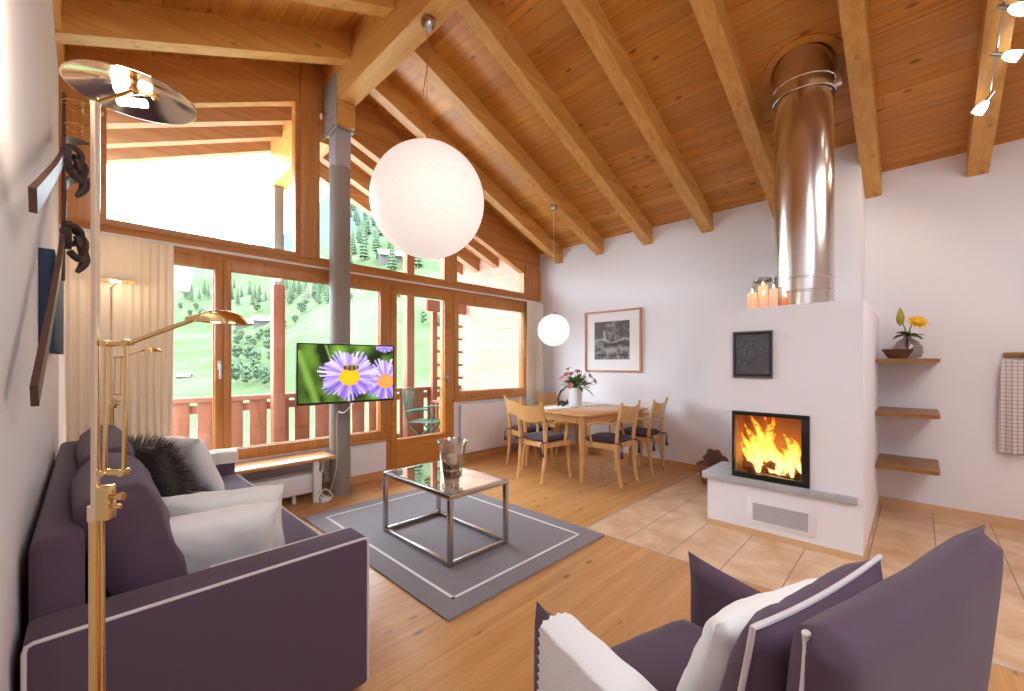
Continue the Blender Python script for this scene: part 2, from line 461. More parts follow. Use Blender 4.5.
# timber framing of the facade
def sloped(x0, x1, zlo, yo0, yo1):
    return [(x0, zlo(x0)), (x1, zlo(x1)), (x1, zr(x1) + .03), (x0, zr(x0) + .03)]
bm = B()
box(bm, LX, RX, FY - .005, FY + T, 2.25, 2.375, .004)              # transom beam
struct('trim_2', bm, M['frame'])
gl_l = lambda x: 3.98 - .47 * (1.49 - x)
gl_r = lambda x: 3.14 - .375 * (x - 3.825)
bm = B()
prism(bm, [(LX, gl_l(LX)), (1.5, gl_l(1.5)), (1.5, zr(1.5) + .03), (LX, zr(LX) + .03)], 'y', FY + .01, FY + T)
prism(bm, [(1.66, gl_r(1.66)), (RX, gl_r(RX)), (RX, zr(RX) + .03), (AP, ZA + .03), (1.66, zr(1.66) + .03)], 'y', FY + .01, FY + T)
struct('trim_3', bm, M['frame'])
bm = B()
box(bm, 1.5, 1.66, FY - .02, FY + T, 2.375, zr(1.55) + .02, .004)
box(bm, 3.30, 3.44, FY - .01, FY + T, 2.375, gl_r(3.37) + .1, .004)
box(bm, LX, .07, FY - .01, FY + T, 2.375, gl_l(0) + .1, .004)
prism(bm, [(4.84, 2.375), (RX, 2.375), (RX, gl_r(RX) + .2), (4.84, gl_r(4.84) + .1)], 'y', FY - .01, FY + T)
box(bm, .845, .866, FY, FY + T, .42, 2.25); box(bm, 2.44, 2.50, FY - .002, FY + T, .0, 2.25, .003)
box(bm, 3.365, 3.43, FY, FY + T, 0, 2.25, .003)
struct('trim_4', bm, M['frame_v'])

def window(n, x0, x1, z0, z1, fl=.06, fr=.06, fb=.09, ft=.08, handle=None, door=False, kick=None):
    name = ('door_%d' if door else 'window_%d') % n
    root = empty(name, ((x0 + x1) / 2, FY, z0)); root['kind'] = 'structure'
    bm = B(); y0, y1 = FY - .012, FY + .09
    box(bm, x0, x0 + fl, y0, y1, z0, z1, .004); box(bm, x1 - fr, x1, y0, y1, z0, z1, .004)
    box(bm, x0 + fl, x1 - fr, y0 + .001, y1, z0, z0 + fb, .004); box(bm, x0 + fl, x1 - fr, y0 + .001, y1, z1 - ft, z1, .004)
    if kick: box(bm, x0 + fl, x1 - fr, y0 + .01, y1, z0 + fb, kick)
    obj('frame', bm, M['frame_v'] if not kick else M['doorpanel'], root)
    zz = kick or (z0 + fb)
    bm = B(); box(bm, x0 + fl, x1 - fr, FY + .035, FY + .041, zz, z1 - ft); obj('pane', bm, M['glass'], root, 0)
    # thin pale glazing bead
    bm = B()
    for a in ((x0 + fl, x0 + fl + .008, zz, z1 - ft), (x1 - fr - .008, x1 - fr, zz, z1 - ft), (x0 + fl, x1 - fr, zz, zz + .008), (x0 + fl, x1 - fr, z1 - ft - .008, z1 - ft)):
        box(bm, a[0], a[1], FY + .02, FY + .034, a[2], a[3])
    obj('glazing_bead', bm, M['frame'], root, 0)
    if handle:
        hx, hz = handle; bm = B(); box(bm, hx - .014, hx + .014, y0 - .008, y0, hz - .04, hz + .04, .004)
        tube(bm, [(hx, y0 - .008, hz), (hx, y0 - .045, hz)], .009, 10)
        if door: tube(bm, [(hx, y0 - .045, hz + .005), (hx - .03, y0 - .05, hz), (hx - .11, y0 - .05, hz - .005)], .009, 10, smooth=3)
        else: tube(bm, [(hx, y0 - .045, hz + .005), (hx, y0 - .05, hz - .03), (hx, y0 - .048, hz - .12)], .010, 10, smooth=3)
        obj('handle', bm, M['white_metal'] if not door else M['chrome'], root)
    return root
window(1, -.06, .855, .42, 2.25, .06, .06, .12, .1, (.825, 1.30))
window(2, .86, 2.44, .44, 2.25, .056, .076, .10, .1)
window(1, 2.50, 3.365, .06, 2.25, .075, .095, .02, .1, (3.31, 1.12), door=True, kick=.405)
window(3, 3.43, 4.88, .83, 2.25, .07, .10, .10, .13)
def gable(n, poly, fw=.05):
    """glazed gable field, frame following a polygon (x,z) counter-clockwise"""
    root = empty('window_%d' % n, (poly[0][0], FY, poly[0][1])); root['kind'] = 'structure'
    c = Vector((sum(p[0] for p in poly) / len(poly), sum(p[1] for p in poly) / len(poly)))
    inner = []
    m = len(poly)
    for i in range(m):
        p0, p1, p2 = Vector(poly[i - 1]), Vector(poly[i]), Vector(poly[(i + 1) % m])
        d1 = (p1 - p0).normalized(); d2 = (p2 - p1).normalized(); n1 = Vector((-d1.y, d1.x)); n2 = Vector((-d2.y, d2.x))
        k = (n1 + n2); k = k / max(.3, k.dot(n1)); inner.append(p1 + k * fw)
    bm = B(); y0, y1 = FY - .006, FY + .09
    R = [[bm.verts.new((p[0], y, p[1])) for p in q] for q, y in ((poly, y0), (inner, y0), (inner, y1), (poly, y1))]
    for a, b in ((0, 1), (1, 2), (2, 3), (3, 0)): bridge(bm, R[a], R[b])
    bmesh.ops.recalc_face_normals(bm, faces=bm.faces)
    obj('frame', bm, M['frame'], root, 20)
    bm = B(); prism(bm, [tuple(p) for p in inner], 'y', FY + .035, FY + .041); obj('pane', bm, M['glass'], root, 0)
gable(4, [(.07, 2.375), (1.5, 2.375), (1.5, gl_l(1.5)), (.07, gl_l(.07))], .045)
gable(5, [(1.66, 2.375), (3.30, 2.375), (3.30, gl_r(3.30)), (1.66, gl_r(1.66))], .03)
gable(6, [(3.44, 2.375), (4.84, 2.375), (4.84, gl_r(4.84)), (3.44, gl_r(3.44))], .04)

# inner sill under window 2, right of the column
bm = B(); box(bm, 1.9, 2.5, FY - .05, FY + .01, .43, .455, .004); struct('trim_5', bm, M['frame'])
bm = B(); box(bm, 3.40, 4.95, FY - .035, FY + .01, .80, .835, .004); struct('trim_6', bm, M['frame'])
bm = B(); box(bm, LX, LX + .03, BK, FY, zr(LX) - .22, zr(LX) - .0); struct('trim_7', bm, M['ridge'])
bm = B(); box(bm, LX + .0, LX + .035, FY - .05, FY, .0, 2.25, .003)
struct('trim_8', bm, M['wall'])

# ------------------------------------------------------------------ roof timbers
RW = .125; RH = .215
def rafter_right(y, x1, label, group):
    a0 = 1.90; bm = B()
    poly = [(a0, zr(a0) + .0), (x1, zr(x1) + .0), (x1, zr(x1) - RH), (a0, zr(a0) - RH)]
    prism(bm, poly, 'y', y - RW / 2, y + RW / 2)
    return thing1('ceiling_beam', bm, M['rafter'], label, 'beam', group, (a0, y, zr(a0)), 20)
def rafter_left(y, x0, label, group):
    a0 = 1.72; bm = B()
    poly = [(a0, zr(a0)), (x0, zr(x0)), (x0, zr(x0) - RH - .03), (a0, zr(a0) - RH - .03)]
    prism(bm, poly, 'y', y - RW / 2, y + RW / 2)
    return thing1('ceiling_beam', bm, M['rafter'], label, 'beam', group, (a0, y, zr(a0)), 20)
GR = 'sloping pine beams on the fireplace side'
for y, l in ((4.02, 'pine ceiling beam nearest the glazed gable, ending above the corner curtain'),
             (3.29, 'pine ceiling beam from which the small white globe lamp hangs'),
             (2.55, 'pine ceiling beam ending on the white wall above the right edge of the framed picture'),
             (1.80, 'pine ceiling beam ending on the white wall left of the steel flue, above the fireplace corner'),
             (1.05, 'pine ceiling beam running down just behind the left side of the steel flue'),
             (.30, 'pine ceiling beam ending on the wall just right of the steel flue'),
             (-.36, 'pine ceiling beam carrying the row of spotlights')):
    rafter_right(y, RX, l, GR)
for y, l in ((3.84, 'pine ceiling beam left of the ridge, nearest the glazed gable, above the floor lamp dish'),
             (3.05, 'pine ceiling beam left of the ridge, at the top edge of the photo'),):
    rafter_left(y, LX, l, 'sloping pine beams on the sofa side')
for i, y in enumerate((4.74, 5.24, 5.74, 6.22)):
    nm = ['nearest the glass', 'second from the glass', 'third from the glass', 'at the outer edge'][i]
    for o in (rafter_right(y, RX + .5, 'outdoor eaves rafter right of the ridge, the one ' + nm, 'rafters of the overhanging roof outside'),
              rafter_left(y, LX - .6, 'outdoor eaves rafter left of the ridge, the one ' + nm, 'rafters of the overhanging roof outside')):
        o.data.materials.clear(); o.data.materials.append(M['ext_rafter'])
root = empty('ridge_beam', (AP, 1, 3.9), 0, 'thick pine ridge beam running up from the steel column to the top edge', 'beam')
bm = B(); box(bm, 1.72, 1.90, BK, FY, 3.9, ZA - .02, .003); obj('main_beam', bm, M['ridge'], root)
bm = B(); box(bm, 1.721, 1.899, 4.05, FY, 3.67, 3.9, .003); obj('end_block', bm, M['rafter'], root)
bm = B(); box(bm, 1.72, 1.90, FY + T, 6.2, 3.67, ZA - .02, .003)
thing1('ridge_beam', bm, M['ridge'], 'pale pine ridge beam end outside, seen through the upper left window', 'beam', None, (AP, 5, 3.7))

# steel column with shoe and plate
root = empty('steel_column', (1.815, 4.22, 0), 0, 'grey round steel column standing in front of the windows, under the ridge beam', 'column')
bm = B(); lathe(bm, [(.098, 0), (.1, .004), (.1, 3.3)], (1.815, 4.22, 0), 40); obj('pole', bm, M['steel'], root)
bm = B(); box(bm, 1.735, 1.895, 4.14, 4.30, 3.29, 3.665, .006)
obj('sleeve', bm, plain('galvanised_sleeve', '#b3b1b8', .4, .1), root)
bm = B(); box(bm, 1.711, 1.72, 4.06, 4.40, 3.62, 4.16, .002); box(bm, 1.70, 1.92, 4.10, 4.33, 3.66, 3.672)
for z in (3.75, 3.85, 3.95, 4.05): 
    for y in (4.15, 4.3): ball(bm, (1.71, y, z), .008, u=8, v=6)
obj('plate', bm, M['steel'], root)
bm = B(); lathe(bm, [(.115, 0), (.115, .006), (.1, .008)], (1.815, 4.22, 0), 40); obj('base_ring', bm, M['steel'], root)
# extension lead at its foot
bm = B()
pts = [(1.70, 4.3, .42), (1.66, 4.25, .3), (1.62, 4.2, .15), (1.60, 4.12, .05), (1.66, 4.05, .02), (1.60, 4.0, .03), (1.56, 4.08, .06), (1.62, 4.1, .1), (1.66, 4.03, .05), (1.58, 3.98, .015), (1.5, 4.05, .012)]
tube(bm, pts, .006, 8, smooth=5); box(bm, 1.55, 1.63, 4.0, 4.05, .005, .045, .006)
thing1('power_cable', bm, M['white_metal'], 'tangled white power cable on the floor beside the steel column', 'cable', None, (1.6, 4.1, 0))

# window bench and radiator
root = empty('window_bench', (1.0, 4.2, 0), 0, 'long pale wooden shelf bench under the window behind the sofa', 'bench')
bm = B(); box(bm, .0, 1.70, 4.03, 4.40, .395, .425, .006); obj('board', bm, M['beech_top'], root)
bm = B(); box(bm, 1.50, 1.55, 4.06, 4.10, 0, .394, .003); obj('leg', bm, M['white_metal'], root)
root = empty('radiator', (.95, 4.2, 0), 0, 'low white convector radiator under the window bench', 'radiator')
bm = B(); box(bm, .3, 1.60, 4.12, 4.26, .09, .27, .01)
for i in range(60):
    x = .32 + i * .0213; box(bm, x, x + .004, 4.14, 4.24, .27, .276)
obj('body', bm, M['white_metal'], root)
for x in (.5, 1.35):
    bm = B(); box(bm, x, x + .03, 4.17, 4.21, 0, .09, .003); obj('foot', bm, M['white_metal'], root)
bm = B(); tube(bm, [(1.6, 4.2, .22), (1.64, 4.2, .22), (1.65, 4.22, .18), (1.65, 4.25, 0.0)], .01, 8, smooth=3); ball(bm, (1.63, 4.2, .22), .022); obj('valve', bm, M['chrome'], root)
# flat radiator right of the door
root = empty('radiator', (4.1, 4.38, 0), 0, 'flat white panel radiator on the low wall right of the terrace door', 'radiator')
bm = B(); box(bm, 3.50, 4.86, 4.35, 4.385, .10, .76, .008); obj('panel', bm, M['wall'], root)
for x in (3.6, 4.7): bm = B(); box(bm, x, x + .04, 4.385, 4.42, .2, .6); obj('bracket', bm, M['white_metal'], root)

# curtain rail + curtains
root = empty('curtain_rail', (2.5, 4.34, 2.28), 0, 'thin white curtain rail along the whole glazed wall', 'curtain rail')
bm = B(); tube(bm, [(LX + .0, 4.33, 2.285), (5.12, 4.33, 2.285)], .011, 10); obj('rod', bm, M['white_metal'], root)
for x in (.4, 1.6, 2.44, 3.7, 4.8):
    bm = B(); tube(bm, [(x, 4.33, 2.285), (x, 4.42, 2.30)], .007, 8); obj('bracket', bm, M['white_metal'], root)
bm = B(); ball(bm, (5.135, 4.33, 2.285), .022); obj('finial', bm, M['steel'], root)
def curtain(x0, x1, n, y, amp, m, label, zt, seed):
    def f(u, v):
        x = x0 + (x1 - x0) * u; z = .03 + (zt - .03) * v
        ph = 2 * PI * n * u + .9 * math.sin(5 * u + seed) ; a = amp * (1.25 - .5 * v) * (.75 + .35 * math.sin(9 * u + seed))
        return (x + .012 * math.sin(3 * v + 9 * u + seed) * (1 - v), y + a * math.sin(ph) , z)
    bm = B(); sheet(bm, f, n * 14, 24, .003)
    return thing1('curtain', bm, m, label, 'curtain', 'curtains at the glazed wall', ((x0 + x1) / 2, y, .03), 60)
curtain(-.10, .50, 12, 4.31, .013, M['curtain'], 'beige pleated curtain gathered in the left corner behind the floor lamp', 2.27, 1)
curtain(4.73, 5.11, 7, 4.29, .026, M['curtain_w'], 'white pleated curtain hanging in the corner beside the dining table', 2.27, 4)

# ------------------------------------------------------------------ outside
bm = B(); box(bm, -2.5, 5.6, FY + T, 6.35, -.12, -.02); thing1('balcony_deck', bm, M['deck'], 'wooden balcony deck outside the windows', 'deck', None, (2, 5.4, -.12), 0)['kind'] = 'structure'
bm = B(); box(bm, 4.98, 5.12, FY + T, 6.25, -.02, 2.35 + .35)
prism(bm, [(4.98, 2.70), (5.12, 2.70), (5.12, zr(5.12)), (4.98, zr(4.98))], 'y', FY + T, 6.25)
thing1('partition_wall', bm, M['cladding'], 'pale pink-brown board-clad balcony side wall seen through the right window', 'wall', None, (5.05, 5.4, 0), 0)
root = empty('balcony_railing', (1.5, 6.25, 0), 0, 'red-brown wooden balcony railing of wide upright boards outside the windows', 'railing')
bm = B(); box(bm, -2.4, 4.98, 6.20, 6.32, .84, .90, .004); obj('top_rail', bm, M['ext_x'], root)
bm = B(); box(bm, -2.4, 4.98, 6.27, 6.30, .70, .80); box(bm, -2.4, 4.98, 6.27, 6.30, .05, .13); obj('lower_rail', bm, M['ext_x'], root)
x = -2.35
while x < 4.9:
    bm = B(); w_ = .2; box(bm, x, min(x + w_, 4.97), 6.24, 6.27, -.05, .84, .003)
    for z in (.1, .75): ball(bm, (x + w_ / 2, 6.238, z), .007, u=6, v=4)
    obj('board', bm, M['ext'], root); x += w_ + .075
for px, l in ((1.80, 'outdoor balcony post directly under the ridge beam end'), (3.80, 'outdoor balcony post seen at the left side of the glazed door')):
    root = empty('balcony_post', (px, 6.13, 0), 0, l, 'post', 'posts carrying the balcony roof')
    zt = 3.67 if px < 2 else zr(px) - .05
    bm = B(); box(bm, px - .07, px + .07, 6.06, 6.20, -.02, 2.35 if px < 2 else zt, .004); obj('timber_post', bm, M['ext'], root)
    if px < 2:
        bm = B(); box(bm, px - .06, px + .06, 6.07, 6.19, 2.35, zt, .003); obj('steel_extension', bm, M['steel'], root)
        bm = B(); ball(bm, (px - .02, 6.05, 2.45), .045, 1, .5, 1); obj('lamp', bm, emit('post_lamp_glow', (1, .85, .6), 3), root)
bm = B(); root = empty('timber_screen', (4.6, 6.2, 0), 0, 'open timber screen with cross slats on the balcony, beside the clad side wall', 'screen')
box(bm, 4.28, 4.38, 6.12, 6.19, -.02, 2.42, .003); obj('post', bm, M['ext'], root)
bm = B(); box(bm, 4.12, 4.98, 6.05, 6.12, 2.22, 2.42, .003); obj('cross_beam', bm, M['ext_x'], root)
for z in (1.02, 1.26, 1.50, 1.74, 1.98):
    bm = B(); box(bm, 4.38, 4.97, 6.14, 6.17, z, z + .05, .002); obj('slat', bm, M['ext_x'], root)
# green garden chair
gm = plain('green_enamel', '#1f5a48', .4)
root = empty('garden_chair', (3.62, 5.35, -.02), math.radians(-150), 'green metal slatted garden chair on the balcony, seen through the glazed door', 'chair')
Mg = wmat(root)
def gx(bm): bm.transform(Mg); return bm
for s in (-1, 1):
    bm = B(); tube(bm, [(s * .2, .22, 0), (s * .2, 0, .25), (s * .2, -.2, .48), (s * .2, -.27, .92)], .014, 8, smooth=4); obj('back_post', gx(bm), gm, root)
    bm = B(); tube(bm, [(s * .17, -.25, 0), (s * .17, 0, .25), (s * .17, .2, .46)], .014, 8, smooth=4); obj('leg', gx(bm), gm, root)
    bm = B(); tube(bm, [(s * .22, -.22, .62), (s * .23, 0, .66), (s * .22, .17, .63), (s * .21, .2, .47)], .013, 8, smooth=4); obj('armrest', gx(bm), gm, root)
bm = B()
for k in range(6): box(bm, -.21, .21, -.19 + k * .07, -.14 + k * .07, .45, .465, .003)
obj('seat', gx(bm), gm, root)
bm = B()
for k in range(5): box(bm, -.16 + k * .07, -.13 + k * .07, -.262, -.25, .55, .92, .002, M=rot('X', 8, (0, -.25, .5)))
tube(bm, [(-.2, -.29, .92), (0, -.3, .95), (.2, -.29, .92)], .014, 8, smooth=4); obj('back_slats', gx(bm), gm, root)
# brown garden table
root = empty('garden_table', (4.25, 5.35, -.02), 0, 'small wooden garden table on the balcony behind the green chair', 'table')
bm = B(); box(bm, 3.95, 4.55, 5.1, 5.65, .68, .71, .004); obj('tabletop', bm, M['ext_x'], root)
for sx in (4.0, 4.5):
    for sy in (5.15, 5.6):
        bm = B(); box(bm, sx - .02, sx + .02, sy - .02, sy + .02, -.02, .68); obj('leg', bm, M['ext'], root)

# hillside
def ground_mat():
    t = NT('alpine_meadow'); co = t.coord(); X = t.xyz(co)
    n1 = t.noise(co, .035, 5, .6); n2 = t.noise(co, .25, 4, .6); n3 = t.noise(co, .012, 3)
    c = t.mix(t.ramp(n1, [(.42, (0, 0, 0)), (.6, (1, 1, 1))]), lin('#47543a'), lin('#535f49'))
    c = t.mix(t.math('MULTIPLY', t.ramp(n2, [(.5, (0, 0, 0)), (.68, (1, 1, 1))]), .5), c, lin('#3c4b2f'))
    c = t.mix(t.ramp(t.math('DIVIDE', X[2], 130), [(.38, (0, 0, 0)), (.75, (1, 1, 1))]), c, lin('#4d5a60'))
    t.bsdf(c, 1, 0, Specular_IOR_Level=0); return t.m
def ridge_ang(px):
    pts = [(-400, 256), (60, 256), (200, 256), (260, 245), (300, 215), (345, 180), (400, 165), (460, 150), (600, 150), (1500, 170)]
    for (a, b), (c, d) in zip(pts, pts[1:]):
        if px <= c: return b + (d - b) * max(0, (px - a) / (c - a))
    return 170
def hill_point(azd, r):
    az = math.radians(azd); dx, dy = math.sin(az), math.cos(az)
    dep = dx * math.sin(YAW) + dy * math.cos(YAW); rt = dx * math.cos(YAW) - dy * math.sin(YAW)
    px = 512 + 416 * rt / dep if dep > .15 else -400
    top = (363 - ridge_ang(px)) / 416 * max(dep, .25)      # tan elevation at the far end
    lo = -.36
    t = max(0, min(1, (math.log(r) - math.log(14)) / (math.log(420) - math.log(14))))
    el = lo + (top - lo) * (t ** .85)
    n = noise.noise(Vector((dx * r * .02, dy * r * .02, 3))) * .035 + noise.noise(Vector((dx * r * .07, dy * r * .07, 1))) * .012
    return Vector((dx * r, dy * r, 1.32 + r * (el + n * t)))
bm = B(); G = []
NA, NR = 110, 60
for i in range(NA + 1):
    row = []
    for j in range(NR + 1):
        r = 14 * (420 / 14) ** (j / NR); row.append(bm.verts.new(hill_point(-50 + 110 * i / NA, r)))
    G.append(row)
for i in range(NA):
    for j in range(NR): bm.faces.new((G[i][j], G[i + 1][j], G[i + 1][j + 1], G[i][j + 1]))
bmesh.ops.recalc_face_normals(bm, faces=bm.faces)
o = thing1('hillside', bm, ground_mat(), 'pale green alpine meadow rising behind the house', 'hillside', None, None, 80); o['kind'] = 'structure'
fir = plain('fir_green', '#3d4f35', .9, var=.25, bscale=8); trunk = plain('trunk_brown', '#6d5a48', .9)
def make_tree(kind):
    root = empty('fir_tree' if kind == 0 else 'leafy_tree')
    bm = B(); tube(bm, [(0, 0, -.3), (0, 0, 2.0)], [.16, .12], 7); obj('trunk', bm, trunk, root)
    bm = B(); rnd = random.Random(kind + 3)
    if kind == 0:
        for k in range(9):
            z = 1 + k * .95; r = 1.9 * (1 - k / 9.6); n = 14; ring = []
            tip = bm.verts.new((0, 0, z + 1.5))
            for a in range(n):
                rr = r * (1 if a % 2 else .62) * rnd.uniform(.85, 1.15)
                ring.append(bm.verts.new((rr * math.cos(2 * PI * a / n), rr * math.sin(2 * PI * a / n), z - (.25 if a % 2 else -.1))))
            for a in range(n): bm.faces.new((ring[a], ring[(a + 1) % n], tip))
            bm.faces.new(ring[::-1])
    else:
        for k in range(70):
            a = rnd.uniform(0, 2 * PI); q = rnd.uniform(0, 1.9); z = rnd.uniform(1.6, 6)
            q *= math.sin(PI * (z - 1) / 6)
            r = bmesh.ops.create_icosphere(bm, subdivisions=2, radius=rnd.uniform(.3, .65))
            for v in r['verts']:
                v.co *= 1 + .6 * noise.noise(v.co * 4.5 + Vector((k, 0, 0))); v.co += Vector((q * math.cos(a), q * math.sin(a), z))
    obj('foliage', bm, fir, root, 0)
    return root
protos = [make_tree(0), make_tree(1)]
def px_az(px): return math.degrees(math.atan((px - 512) / 416) + YAW)
def hill_at(px, py):
    """where the view line through a photo position meets the slope"""
    az = px_az(px); dx, dy = math.sin(math.radians(az)), math.cos(math.radians(az)); dep = dx * math.sin(YAW) + dy * math.cos(YAW)
    r = 18
    while r < 400:
        p = hill_point(az, r)
        if p.z > 1.32 + (363 - py) / 416 * dep * r: return p, r
        r *= 1.01
    return hill_point(az, 380), 380
spots = []; rnd = random.Random(5)
put = [(hill_at(px, py)[0], hill_at(px, py)[1] * q) for px, py, q in ((247, 327, .03), (265, 324, .03), (184, 378, .03), (392, 262, .045))]
cands = [(1, rnd.uniform(236, 272), rnd.uniform(335, 392), (.3, .5)) for k in range(60)] + [(0, rnd.uniform(345, 470), rnd.uniform(200, 272), (.8, 1.3)) for k in range(260)] \
    + [(0, rnd.uniform(176, 330), rnd.uniform(290, 306), (.5, .8)) for k in range(90)] + [(1, rnd.uniform(176, 450), rnd.uniform(300, 340), (.3, .6)) for k in range(24)]
for kd, px, py, sr in cands:
    p, r = hill_at(px, py); s = rnd.uniform(*sr)
    rad = (2.4 if kd == 0 else 2.6) * s
    if any((p - q).length < rad + w for q, w in put): continue
    put.append((p, rad)); spots.append((kd, p, s))
used = [0, 0]
for kd, p, s in spots:
    o = protos[kd] if not used[kd] else copy_tree(protos[kd]); used[kd] = 1
    o.location = p; o.scale = (s, s, s); o.rotation_euler = (0, 0, rnd.uniform(0, 6))
    if kd == 0: tag(o, 'distant fir tree on the mountainside seen through the windows', 'tree', 'distant fir trees on the mountainside')
    else: tag(o, 'leafy green tree on the meadow outside the windows', 'tree', 'leafy trees on the meadow')
cw = plain('chalet_wood', '#4c4744', .9); cr = plain('chalet_roof', '#74716f', .9)
for px, py, s, l in ((247, 327, .30, 'small grey chalet far up the meadow, left of the two seen through the middle window'),
                    (265, 324, .30, 'small grey chalet far up the meadow, right of the two seen through the middle window'),
                    (184, 378, .16, 'pale-roofed chalet low on the meadow beside the beige curtain'),
                    (392, 262, .45, 'pale-roofed chalet on the slope behind the big globe lamp')):
    p, r = hill_at(px, py); s = s * r / 38
    root = empty('chalet', p, math.radians(-20), l, 'house')
    Mc = wmat(root) @ Matrix.Scale(s, 4) @ Matrix.Translation((0, 0, -.4))
    bm = B(); prism(bm, [(-1.6, -2), (1.6, -2), (1.6, 1.3), (0, 2.3), (-1.6, 1.3)], 'x', -2.4, 2.4); bm.transform(Mc); obj('walls', bm, cw, root, 0)
    bm = B()
    for sg in (-1, 1): prism(bm, [(0, 2.35), (sg * 2.2, .95), (sg * 2.2, 1.1), (0, 2.5)], 'x', -2.8, 2.8)
    bm.transform(Mc); obj('roof', bm, cr, root, 0)

# ------------------------------------------------------------------ fireplace
FX = 3.585
root = empty('fireplace', (4.2, .75, 0), 0, 'tall white plastered fireplace block with a burning fire behind glass', 'fireplace')
bm = B()
Y0, Y1 = .255, 1.24
box(bm, FX, 4.76, Y0, Y1, 0, .375); box(bm, 4.76, RX, Y0, Y1, 0, .375)
box(bm, FX, RX, Y0 - .0, .545, .375, .945)                      # right pier
box(bm, 4.0, RX, .545, 1.055, .375, .945)
box(bm, FX, 4.76, Y0, Y1 + .01, .945, 1.745); box(bm, 4.76, RX, Y0, Y1 + .01, .945, 1.745)
obj('body', bm, M['wall'], root, 0)
bm = B(); box(bm, FX - .004, FX, Y0, Y1, .0, .045); box(bm, FX, RX - .012, Y0 - .004, Y0, 0, .06); box(bm, FX, RX - .3, Y1, Y1 + .004, 0, .045); obj('tile_plinth', bm, M['tile_skirt'], root, 0)
bm = B(); box(bm, FX - .03, 4.05, .545, Y1 + .035, .376, .428, .005); box(bm, FX - .03, FX, .285, .545, .376, .428, .005); obj('hearth_slab', bm, M['slate'], root)
# firebox
brick = plain('firebrick', '#a98566', .9, bump=.3, bscale=30, var=.3)
bm = B(); box(bm, FX + .30, FX + .32, .56, 1.045, .44, .94); box(bm, FX + .03, FX + .3, .555, .57, .44, .94); box(bm, FX + .03, FX + .3, 1.035, 1.05, .44, .94); box(bm, FX + .03, FX + .3, .57, 1.035, .43, .45); box(bm, FX + .03, FX + .3, .57, 1.035, .93, .944)
obj('firebox', bm, brick, root, 0)
bm = B()
for a in ((.548, 1.052, .915, .944), (.548, 1.052, .432, .470), (.548, .595, .470, .915), (1.035, 1.052, .470, .915)): box(bm, FX - .012, FX + .02, a[0], a[1], a[2], a[3], .002)
dr = obj('door_frame', bm, M['black'], root)
bm = B(); box(bm, FX - .004, FX, .595, 1.035, .470, .915); obj('glass', bm, archglass('fire_glass', (1, .98, .95), .5), dr, 0)
# flames
def flame_mat():
    t = NT('flame'); co = t.coord('Generated'); X = t.xyz(co)
    ob = t.coord()
    n = t.noise(ob, 14, 4, .6, 1.0)
    h = t.math('ADD', X[2], t.math('MULTIPLY', t.math('SUBTRACT', n, .5), .7))
    c = t.ramp(h, [(.0, (1, .70, .28)), (.4, (1, .56, .12)), (.75, (1, .36, .04)), (1, (.9, .18, .01))])
    lw = t.n('ShaderNodeLayerWeight'); lw.inputs[0].default_value = .35
    fc = t.math('SUBTRACT', 1, lw.outputs['Facing'])
    e = t.n('ShaderNodeEmission'); t.l(c, e.inputs[0]); t.l(t.math('MULTIPLY', t.math('POWER', fc, 1.3), 2.4), e.inputs[1])
    tr = t.n('ShaderNodeBsdfTransparent'); mx = t.n('ShaderNodeMixShader')
    al = t.math('MULTIPLY', t.math('POWER', fc, 1.0), t.ramp(t.math('ADD', n, t.math('MULTIPLY', X[2], -.12)), [(.34, (.0, .0, .0)), (.54, (1, 1, 1))]))
    t.l(al, mx.inputs[0]); t.l(tr.outputs[0], mx.inputs[1]); t.l(e.outputs[0], mx.inputs[2]); t.l(mx.outputs[0], t.out.inputs[0]); return t.m
fm = flame_mat(); rnd = random.Random(11)
tongues = [(.94, .30, .07), (.90, .44, .07), (.84, .45, .075), (.77, .40, .07), (.69, .34, .06), (.81, .30, .08), (.73, .25, .07), (.92, .36, .055), (.86, .42, .06), (.80, .40, .06), (.75, .34, .055), (.70, .24, .05), (.66, .30, .045), (.62, .26, .04), (.96, .22, .05), (.89, .30, .06), (.78, .30, .06), (.83, .22, .07), (.72, .16, .06)]
for y, hgt, wd in tongues:
    bm = B(); x = FX + rnd.uniform(.08, .2); pts = []; rs = []
    for k in range(9):
        q = k / 8
        pts.append((x + .03 * math.sin(3 * q + y * 20) * q, y + (.06 * math.sin(4.4 * q + y * 31)) * q + .03 * q, .47 + hgt * q)); rs.append(max(.002, wd * (math.sin(PI * (q * .82 + .12)) ** .9) * (1 - .55 * q) + .006 * math.sin(9 * q + y * 50)))
    tube(bm, pts, rs, 12, smooth=3, flat=.7); obj('flame', bm, fm, root, 60)
log = plain('charred_log', '#7a5238', .9, bump=.6, bscale=50, var=.4)
for a, b, r in (((FX + .10, .63, .475), (FX + .22, .93, .48), .035), ((FX + .2, .68, .50), (FX + .1, 1.0, .50), .035), ((FX + .08, .78, .53), (FX + .24, .98, .56), .03), ((FX + .06, .9, .47), (FX + .25, .98, .47), .03)):
    bm = B(); tube(bm, [a, [(a[i] + b[i]) / 2 + .004 for i in range(3)], b], [r, r * 1.05, r * .95], 9, smooth=3); obj('log', bm, log, root)
